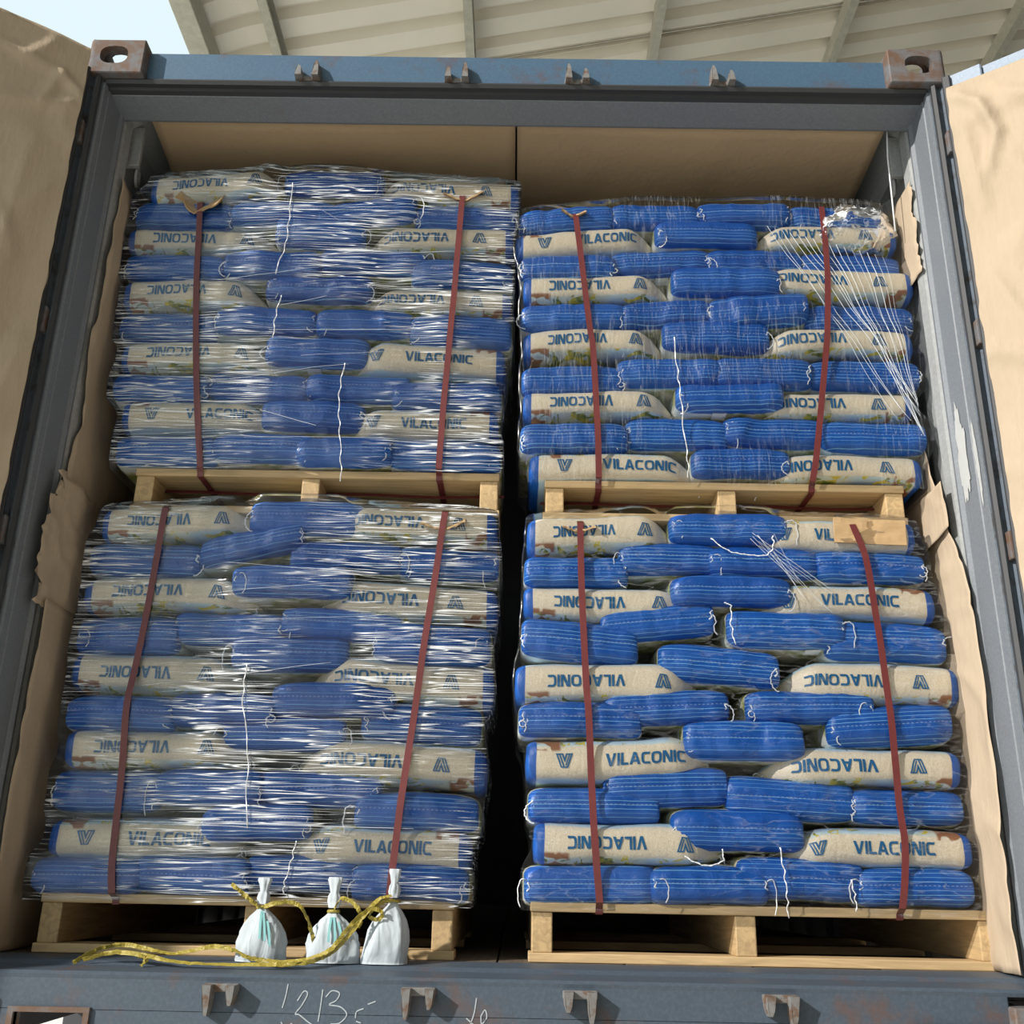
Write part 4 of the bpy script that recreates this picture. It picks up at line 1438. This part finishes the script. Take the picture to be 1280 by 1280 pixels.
def make_film(key, label, mat, strands):
    pts = np.concatenate(CLOUD[key])
    z0, z1 = pts[:, 2].min() - 0.004, pts[:, 2].max() + 0.006
    nx, nzz = 170, 150
    Z = np.linspace(z0, z1, nzz)
    near = pts[pts[:, 1] < 0.45]

    def blur(a, n):
        for _ in range(n):
            p_ = np.pad(a, 1, mode='edge')
            a = (p_[:-2] + p_[1:-1] + p_[2:]) / 3
        return a
    # outline of the load, layer by layer
    lo, hi = np.zeros(nzz), np.zeros(nzz)
    for j, z in enumerate(Z):
        w_ = near[np.abs(near[:, 2] - z) < 0.022]
        lo[j], hi[j] = w_[:, 0].min(), w_[:, 0].max()
    lo, hi = blur(lo, 5) - 0.005, blur(hi, 5) + 0.005
    D = np.full((nx, nzz), 0.62, dtype=np.float64)
    f = pts[pts[:, 1] < 0.5]
    iz = np.clip(((f[:, 2] - z0) / (z1 - z0) * (nzz - 1)).round().astype(int), 0, nzz - 1)
    ix = np.clip(((f[:, 0] - lo[iz]) / (hi[iz] - lo[iz]) * (nx - 1)).round().astype(int), 0, nx - 1)
    np.minimum.at(D, (ix, iz), f[:, 1])
    for _ in range(3):                                        # close the sampling holes
        P_ = np.pad(D, 1, mode='edge')
        D = np.minimum.reduce([P_[1:-1, 1:-1], P_[:-2, 1:-1], P_[2:, 1:-1], P_[1:-1, :-2], P_[1:-1, 2:]])
    # top outline, column by column
    jt = np.array([max([j for j in range(nzz) if D[i, j] < 0.40] or [nzz - 8]) for i in range(nx)], dtype=float)
    jt = np.minimum(blur(jt, 6), nzz - 1)
    cap = D - 0.0045
    S = np.minimum(cap, 0.33)
    for it in range(70):                                      # taut membrane resting on the sacks
        P_ = np.pad(S, 1, mode='edge')
        avg = 0.32 * (P_[:-2, 1:-1] + P_[2:, 1:-1]) + 0.18 * (P_[1:-1, :-2] + P_[1:-1, 2:])
        S = np.minimum(cap, avg)
    FILM[key] = (lo, hi, z0, z1, S)
    V, F = [], []
    cols = [(0, 0.62), (0, 0.45)] + [(i, None) for i in range(nx)] + [(nx - 1, 0.45), (nx - 1, 0.62)]
    nr = nzz + 2
    for (i, yy) in cols:
        for j in range(nr):
            jj = min(j, nzz - 1)
            over = max(0.0, j - jt[i])
            jz = min(float(jj), jt[i])
            zz = z0 + (z1 - z0) * jz / (nzz - 1)
            x = lo[jj] + (hi[jj] - lo[jj]) * i / (nx - 1)
            y_ = S[i, int(jz)] if yy is None else yy
            V.append((x, y_ + over * 0.012, zz + 0.0005 * min(over, 6)))
    for a in range(len(cols) - 1):
        for j in range(nr - 1):
            k = a * nr + j
            F.append((k, k + nr, k + nr + 1, k + 1))
    o = pyobj('stretch_film', V, F, mat, None, True)
    tag(o, label, 'stretch film', 'stretch film around the loads')
    for (xa, za, xb, zb, w) in strands:
        path = []
        for t in np.linspace(0, 1, 14):
            x, z = xa + (xb - xa) * t, za + (zb - za) * t
            path.append((x, film_y(key, x, z) - 0.003, z))
        V, F = tube(path, w, 4)
        pyobj('film_strand', V, F, 'film_strand', o, True)
    return o


def film_y(key, x, z):
    lo, hi, z0, z1, S = FILM[key]
    b = min(max((z - z0) / (z1 - z0), 0), 1) * (S.shape[1] - 1)
    x0, x1 = lo[int(b)], hi[int(b)]
    a = min(max((x - x0) / (x1 - x0), 0), 1) * (S.shape[0] - 1)
    i, j = min(int(a), S.shape[0] - 2), min(int(b), S.shape[1] - 2)
    fa, fb = a - i, b - j
    return float((S[i, j] * (1 - fa) + S[i + 1, j] * fa) * (1 - fb) + (S[i, j + 1] * (1 - fa) + S[i + 1, j + 1] * fa) * fb)


t = NT('film_strand')
t.base((0.86, 0.9, 0.95))
t.set(Roughness=0.25, Alpha=0.55)
M['film_strand'] = t.m

rs = random.Random(3)
M['film_a'] = film_mat('film_wrinkled', (1.6, 1.6, 46), (0, 0.05, 0), 0.8, 0.85, 0.85, 0.22, 5.0)  # milky streaks set high, painting glare onto this film
M['film_b'] = film_mat('film_clear_tense', (42, 3, 3), (0, -0.42, 0), 0.25, 0.10, 0.6, 0.2)
M['film_c'] = film_mat('film_clear', (4, 3, 22), (0, 0.25, 0), 0.25, 0.07, 0.55, 0.2)
make_film('upper_glossy', 'wrinkled glossy clear film stretched around the taller upper stack', 'film_a',
          [(rs.uniform(-0.98, -0.5), z, rs.uniform(-0.55, -0.1), z + rs.uniform(-0.05, 0.06), rs.uniform(0.0003, 0.0007)) for z in [1.30 + 0.08 * k for k in range(10)]])
sb = []
for k in range(16):
    xa = 0.74 + 0.022 * k
    sb.append((xa, 1.99 - 0.006 * k, min(1.115, xa + 0.30 + rs.uniform(-0.04, 0.05)), 1.36 + 0.02 * rs.uniform(-2, 4), rs.uniform(0.0003, 0.0009)))
make_film('upper_tufted', 'clear film with taut diagonal strands around the shorter upper stack', 'film_b', sb)
make_film('lower_pouches', 'wrinkled glossy clear film around the lower stack behind the white pouches', 'film_a',
          [(rs.uniform(-0.98, -0.6), z, rs.uniform(-0.55, -0.15), z + rs.uniform(-0.04, 0.07), rs.uniform(0.0003, 0.0007)) for z in [0.22 + 0.08 * k for k in range(10)]])
sc_ = [(0.62 + rs.uniform(0, 0.10), 1.06 - rs.uniform(0, 0.06), 0.72 + rs.uniform(0, 0.14), 0.86 + rs.uniform(-0.03, 0.07), rs.uniform(0.0003, 0.0006)) for k in range(9)]
make_film('lower_clear', 'clear film around the lower stack without pouches', 'film_c', sc_)

# bunched film tuft on the shorter upper stack
V, F = [], []
n1, n2 = 46, 26
for i in range(n1):
    for j in range(n2):
        a = math.pi * 2 * i / (n1 - 1)
        b = math.pi * j / (n2 - 1)
        r = 1 + 0.22 * nz(2.3 * math.cos(a) * math.sin(b), 2.3 * math.sin(a) * math.sin(b), 2.3 * math.cos(b)) + 0.10 * nz(7 * math.cos(a) * math.sin(b), 7 * math.sin(a) * math.sin(b), 7 * math.cos(b) + 4)
        V.append((1.005 + 0.108 * r * math.cos(b), 0.255 + 0.056 * r * math.sin(b) * math.cos(a), 1.995 + 0.078 * r * math.sin(b) * math.sin(a)))
for i in range(n1 - 1):
    for j in range(n2 - 1):
        F.append((i * n2 + j, (i + 1) * n2 + j, (i + 1) * n2 + j + 1, i * n2 + j + 1))
M['film_d'] = film_mat('film_bunched', (14, 14, 14), (0, 0, 0), 1.0, 0.85, 1.0, 0.3)
o = pyobj('film_bunch', V, F, 'film_d', None, True)
tag(o, 'bunched tuft of clear film at the top of the shorter upper stack', 'film bunch')

# ================================================================== straps
def strap(key, label, pts, deck_bottom):
    path = []
    P = smooth_path([(x, 0, z) for x, z in pts], 10)
    zmin = min(p.z for p in P)
    for p in P:
        y_ = film_y(key, p.x, p.z)
        path.append([p.x, y_ - 0.0035, p.z])
    ys = np.array([q[1] for q in path])
    for _ in range(12):                     # taut: bridge the hollows
        sm = ys.copy()
        sm[1:-1] = (ys[:-2] + ys[1:-1] + ys[2:]) / 3
        ys = np.minimum(ys, sm)
    for q, y_ in zip(path, ys):
        q[1] = float(y_)
    x0, y0, z0 = path[0]
    pre = [(x0 + 0.002, y0 + 0.16, z0 + 0.020), (x0, y0 + 0.05, z0 + 0.018), (x0, y0 + 0.012, z0 + 0.010)]
    xl, yl, zl = path[-1]
    yd = PY - 0.003
    post = [(xl, yd, deck_bottom + 0.010), (xl, yd + 0.003, deck_bottom - 0.002), (xl + 0.002, yd + 0.02, deck_bottom - 0.004), (xl + 0.002, yd + 0.5, deck_bottom - 0.004)]
    full = pre + [tuple(q) for q in path] + post
    V, F = ribbon(full, 0.0165, 0.0012, Vector((1, 0, 0)))
    o = pyobj('strap', V, F, 'strap', None)
    tag(o, label, 'strap', 'maroon straps around the loads')


strap('upper_glossy', 'maroon strap near the container wall on the taller upper stack', [(-0.922, 2.045), (-0.886, 1.661), (-0.854, 1.411), (-0.829, 1.25), (-0.825, 1.212)], 1.191)
strap('upper_glossy', 'maroon strap near the central gap on the taller upper stack', [(-0.151, 2.085), (-0.16, 1.804), (-0.167, 1.621), (-0.178, 1.398), (-0.183, 1.212)], 1.191)
strap('upper_tufted', 'maroon strap near the central gap on the shorter upper stack', [(0.183, 2.022), (0.218, 1.679), (0.231, 1.577), (0.24, 1.333), (0.243, 1.198)], 1.175)
strap('upper_tufted', 'maroon strap beside the bunched film on the shorter upper stack', [(0.906, 2.063), (0.905, 1.902), (0.883, 1.639), (0.83, 1.296), (0.811, 1.198)], 1.175)
strap('lower_pouches', 'maroon strap near the container wall, lower stack behind white pouches', [(-0.899, 1.09), (-0.906, 0.864), (-0.915, 0.637), (-0.911, 0.442), (-0.904, 0.239), (-0.892, 0.140)], 0.117)
strap('lower_pouches', 'maroon strap near the central gap, lower stack behind white pouches', [(-0.161, 1.085), (-0.179, 0.92), (-0.207, 0.65), (-0.227, 0.455), (-0.244, 0.251), (-0.251, 0.140)], 0.117)
strap('lower_clear', 'maroon strap near the central gap, lower stack without pouches', [(0.193, 1.065), (0.196, 0.884), (0.205, 0.657), (0.211, 0.559), (0.222, 0.296), (0.234, 0.140)], 0.117)
strap('lower_clear', 'maroon strap near the container wall, lower stack without pouches', [(0.901, 1.072), (0.926, 0.961), (0.944, 0.731), (0.947, 0.572), (0.948, 0.382), (0.95, 0.273), (0.930, 0.140)], 0.117)
for (xa, xb, z, y_, lab) in ((-1.02, -0.01, 1.178, 0.345, 'dark red strap running crosswise under the pallet of the taller upper stack'),
                             (0.09, 1.07, 1.162, 0.345, 'dark red strap running crosswise under the pallet of the shorter upper stack')):
    V, F = ribbon([(xa + (xb - xa) * k / 12, y_ + 0.002 * math.sin(k), z + 0.003 * math.sin(k * 1.1)) for k in range(13)], 0.012, 0.0012, Vector((0, 0.5, 0.85)))
    tag(pyobj('strap', V, F, 'strap', None), lab, 'strap', 'maroon straps around the loads')


# ================================================================== cardboard edge pieces under the straps
def card(label, x, z, key, w, hgt, splay, rot, depth=0.075, flat=False):
    """bent cardboard pad: a front flap and a top flap creased under the strap"""
    y0 = film_y(key, x, z) - 0.0015
    V, F = [], []
    nu, nv = 10, 8
    for i in range(nu + 1):
        for j in range(nv + 1):
            u = i / nu * 2 - 1
            v = j / nv
            # pinched to a V at the strap, wings stand up on both sides
            wing = abs(u) ** 1.1
            px = u * w / 2
            if flat:
                pz = -hgt * (1 - v)
                py = -0.002 - 0.004 * wing + 0.003 * nz(u * 3, v * 3, x)
            else:
                pz = -hgt * 0.35 * (1 - v) + wing * splay * (0.35 + 0.65 * v) + 0.10 * hgt * nz(u * 5, v * 4, x * 9)
                py = depth * v - 0.018 * wing * (1 - v) + 0.004 * nz(u * 4, v * 4, x)
            c, s = math.cos(rot), math.sin(rot)
            V.append((x + px * c - pz * s, y0 + py, z + px * s + pz * c))
    for i in range(nu):
        for j in range(nv):
            k = i * (nv + 1) + j
            F.append((k, k + nv + 1, k + nv + 2, k + 1))
    o = pyobj('cardboard_pad', V, F, 'card', None)
    sd = o.modifiers.new('board', 'SOLIDIFY')
    sd.thickness = 0.004
    tag(o, label, 'cardboard', 'cardboard pads under the straps')
    return o


card('folded cardboard pad under the wall-side strap of the taller upper stack', -0.925, 2.055, 'upper_glossy', 0.125, 0.13, 0.095, -0.22, 0.04)
card('folded cardboard pad under the gap-side strap of the taller upper stack', -0.148, 2.085, 'upper_glossy', 0.115, 0.04, 0.055, 0.05, 0.06)
card('small cardboard pad under the gap-side strap of the shorter upper stack', 0.178, 2.030, 'upper_tufted', 0.070, 0.03, 0.030, -0.10, 0.06)
card('crumpled cardboard pad under the gap-side strap, stack behind white pouches', -0.165, 1.065, 'lower_pouches', 0.115, 0.07, 0.040, 0.05, 0.06)
card('small crumpled cardboard pad under the gap-side strap, stack without pouches', 0.190, 1.060, 'lower_clear', 0.085, 0.04, 0.020, 0.0, 0.06)
card('wide flat cardboard pad under the wall-side strap, stack without pouches', 0.945, 1.088, 'lower_clear', 0.185, 0.068, 0.0, -0.03, 0.06, flat=True)


# ================================================================== loose threads over the film
def thread(label, key, pts, r=0.0010, loop=False):
    path = []
    for i, p in enumerate(smooth_path([(x, 0, z) for x, z in pts], 10)):
        path.append((p.x + 0.002 * math.sin(i * 0.9), film_y(key, p.x, p.z) - 0.005, p.z))
    V, F = tube(path, r, 5)
    for ph in (0.0,):
        v2, f2 = tube([(x + 0.0016 * math.cos(i * 1.4), y_ - 0.0012, z + 0.0016 * math.sin(i * 1.4)) for i, (x, y_, z) in enumerate(path)], r * 0.8, 4)
        o_ = len(V)
        V += v2
        F += [tuple(i + o_ for i in f) for f in f2]
    tag(pyobj('loose_thread', V, F, 'string', None, True), label, 'thread', 'loose white threads')


thread('white thread hanging from the top of the taller upper stack', 'upper_glossy', [(-0.657, 2.121), (-0.651, 1.975), (-0.653, 1.893), (-0.674, 1.799)])
thread('short white thread at mid height of the taller upper stack', 'upper_glossy', [(-0.652, 1.733), (-0.660, 1.656), (-0.659, 1.592)])
thread('long white thread hanging down to the pallet of the taller upper stack', 'upper_glossy', [(-0.456, 1.52), (-0.464, 1.44), (-0.460, 1.362), (-0.445, 1.26), (-0.438, 1.165)])
thread('long white thread hanging down the shorter upper stack', 'upper_tufted', [(0.456, 1.618), (0.462, 1.50), (0.466, 1.426), (0.478, 1.284), (0.481, 1.20)])
thread('long white thread down the stack behind the white pouches', 'lower_pouches', [(-0.640, 0.679), (-0.636, 0.60), (-0.613, 0.465), (-0.595, 0.289)])
thread('white thread arching over the top of the stack without pouches', 'lower_clear', [(0.530, 1.028), (0.575, 0.995), (0.62, 0.985), (0.67, 0.984), (0.69, 1.01), (0.688, 1.035)])
thread('white thread tail below the arched thread, stack without pouches', 'lower_clear', [(0.555, 0.855), (0.572, 0.845), (0.570, 0.80), (0.578, 0.75)])
thread('white thread looped over a cream sack low in the stack without pouches', 'lower_clear', [(0.520, 0.262), (0.52, 0.235), (0.475, 0.225), (0.43, 0.245)])
thread('white thread dangling past the deck board of the pallet without pouches', 'lower_clear', [(0.655, 0.268), (0.662, 0.21), (0.665, 0.16), (0.668, 0.115)])
thread('short white thread dangling at the deck board near the wall-side strap', 'lower_clear', [(0.815, 0.20), (0.822, 0.165), (0.826, 0.13)])
thread('white twisted thread at the deck board above the white pouches', 'lower_pouches', [(-0.478, 0.262), (-0.486, 0.22), (-0.498, 0.17), (-0.500, 0.145)])


# ================================================================== desiccant pouches and ribbon
def pouch(label, cx, w, d, neck, top, lean, seed, printed):
    cy, z0 = 0.150, 0.0065
    hN = neck - z0
    prof = [(0.0, 1.0, 1.0), (0.04, 1.02, 1.05), (0.18, 0.99, 1.25), (0.36, 0.94, 1.3), (0.54, 0.85, 1.2), (0.70, 0.68, 1.0), (0.83, 0.46, 0.75), (0.93, 0.25, 0.48), (1.0, 0.15, 0.32)]
    ht = top - neck
    prof2 = [(0.10, 0.19, 0.40), (0.30, 0.25, 0.52), (0.45, 0.22, 0.46), (0.55, 0.15, 0.34), (0.75, 0.20, 0.36), (0.92, 0.27, 0.36), (1.0, 0.24, 0.26)]
    rings = [(z0 + t * hN, a, b) for t, a, b in prof]
    tops = [(neck + t * ht, a, b) for t, a, b in prof2]
    NS = 40
    xc = lambda z: cx + lean * (max(0, min(1, (z - z0) / hN)) ** 1.3)

    def ringset(rs_):
        V, F = [], []
        for (z, a, b) in rs_:
            for k in range(NS):
                t = 2 * math.pi * k / NS
                c, s = sgnpow(math.cos(t), 0.8), sgnpow(math.sin(t), 0.9)
                fold = 1 + 0.09 * math.sin(t * 7 + seed + 4 * nz(z * 20, seed)) * min(1, (z - z0) / 0.05) + 0.10 * nz(3 * math.cos(t) + seed, 3 * math.sin(t), z * 28)
                V.append((xc(z) + w / 2 * a * c * fold, cy + d / 2 * b * s * fold, z))
        for i in range(len(rs_) - 1):
            for k in range(NS):
                k2 = (k + 1) % NS
                F.append((i * NS + k, i * NS + k2, (i + 1) * NS + k2, (i + 1) * NS + k))
        F.append(tuple(range(NS)))
        F.append(tuple(range((len(rs_) - 1) * NS, len(rs_) * NS)))
        return V, F
    V, F = ringset(rings)
    root = empty('desiccant_pouch', (cx, cy, z0))
    tag(root, label, 'pouch', 'white desiccant pouches on the sill')
    pyobj('pouch_body', V, F, 'pouch', root, True)
    V, F = ringset(tops)
    pyobj('knotted_top', V, F, 'pouch', root, True)
    V, F = tube([(xc(neck) + 0.012 * math.cos(a), cy + 0.011 * math.sin(a), neck + 0.001 * math.sin(3 * a)) for a in [2 * math.pi * k / 18 for k in range(19)]], 0.0035, 6)
    pyobj('ribbon_tie', V, F, 'ribbon', root, True)
    if printed:
        for (dx, za, zb) in printed:
            pts = []
            for k in range(8):
                z = za + (zb - za) * k / 7
                tt = (z - z0) / hN
                a = np.interp(tt, [p_[0] for p_ in prof], [p_[2] for p_ in prof])
                aw = np.interp(tt, [p_[0] for p_ in prof], [p_[1] for p_ in prof])
                f = min(0.9, abs(dx * aw / (w / 2 * aw)))
                pts.append((xc(z) + dx * aw, cy - d / 2 * a * (1.16 - 0.5 * f * f), z))
            V, F = ribbon(pts, 0.005, 0.001)
            pyobj('printed_stripe', V, F, 'pouch_print', root)


pouch('plump white pouch with teal print, beside the loose end of yellow ribbon', -0.519, 0.112, 0.052, 0.118, 0.180, -0.006, 1.0, [(0.004, 0.055, 0.110), (0.016, 0.05, 0.108), (0.027, 0.04, 0.09)])
pouch('slumped white pouch with teal print between the other two pouches', -0.360, 0.120, 0.046, 0.112, 0.184, -0.006, 4.0, [(-0.006, 0.05, 0.100), (0.010, 0.045, 0.10), (0.026, 0.05, 0.09)])
pouch('plain white pouch without print, tied at the ribbon loop', -0.249, 0.100, 0.050, 0.136, 0.204, 0.016, 8.0, None)

rb = empty('plastic_ribbon', (-0.6, 0.10, 0.0))
tag(rb, 'tangled yellow plastic ribbon trailing along the sill and tying the pouches', 'ribbon')
strands = [
    [(-0.912, 0.100, 0.000), (-0.885, 0.115, 0.018), (-0.860, 0.125, 0.030), (-0.815, 0.13, 0.036), (-0.770, 0.125, 0.030), (-0.72, 0.12, 0.022), (-0.690, 0.125, 0.022), (-0.62, 0.13, 0.036), (-0.57, 0.115, 0.030), (-0.54, 0.105, 0.018), (-0.50, 0.10, 0.012)],
    [(-0.893, 0.105, 0.006), (-0.83, 0.10, 0.022), (-0.76, 0.095, 0.018), (-0.70, 0.09, 0.008), (-0.62, 0.085, 0.004), (-0.54, 0.085, 0.004), (-0.46, 0.09, 0.006), (-0.41, 0.095, 0.010), (-0.375, 0.10, 0.020), (-0.345, 0.105, 0.040), (-0.315, 0.105, 0.075), (-0.285, 0.11, 0.115), (-0.262, 0.12, 0.140), (-0.235, 0.130, 0.148)],
    [(-0.50, 0.10, 0.012), (-0.44, 0.095, 0.012), (-0.39, 0.10, 0.022), (-0.355, 0.10, 0.040), (-0.325, 0.10, 0.078), (-0.30, 0.105, 0.105), (-0.275, 0.11, 0.120), (-0.252, 0.115, 0.112), (-0.262, 0.118, 0.098), (-0.280, 0.115, 0.104), (-0.270, 0.12, 0.125), (-0.240, 0.130, 0.140)],
    [(-0.518, 0.130, 0.120), (-0.475, 0.125, 0.130), (-0.440, 0.125, 0.124), (-0.418, 0.125, 0.095), (-0.404, 0.125, 0.060), (-0.400, 0.13, 0.045)],
    [(-0.530, 0.132, 0.120), (-0.552, 0.125, 0.135), (-0.575, 0.125, 0.152), (-0.595, 0.13, 0.165)],
    [(-0.362, 0.130, 0.118), (-0.345, 0.118, 0.140), (-0.315, 0.115, 0.128), (-0.298, 0.115, 0.100), (-0.305, 0.112, 0.080)],
    [(-0.775, 0.096, 0.018), (-0.752, 0.092, 0.012), (-0.760, 0.088, -0.002)],
]
for i, st in enumerate(strands):
    P = smooth_path(st, 7)
    P = [p + Vector((0.002 * nz(j * 0.6, i), 0.003 * nz(j * 0.5, i + 7), 0.0025 * nz(j * 0.7, i + 3))) for j, p in enumerate(P)]
    V, F = ribbon(P, 0.0095, 0.0006, Vector((0, 0.25, 1)), twist=lambda t, i=i: 0.8 * math.sin(t * 9 + i * 2) + 0.5 * nz(t * 14, i))
    pyobj('ribbon_strand', V, F, 'ribbon', rb)
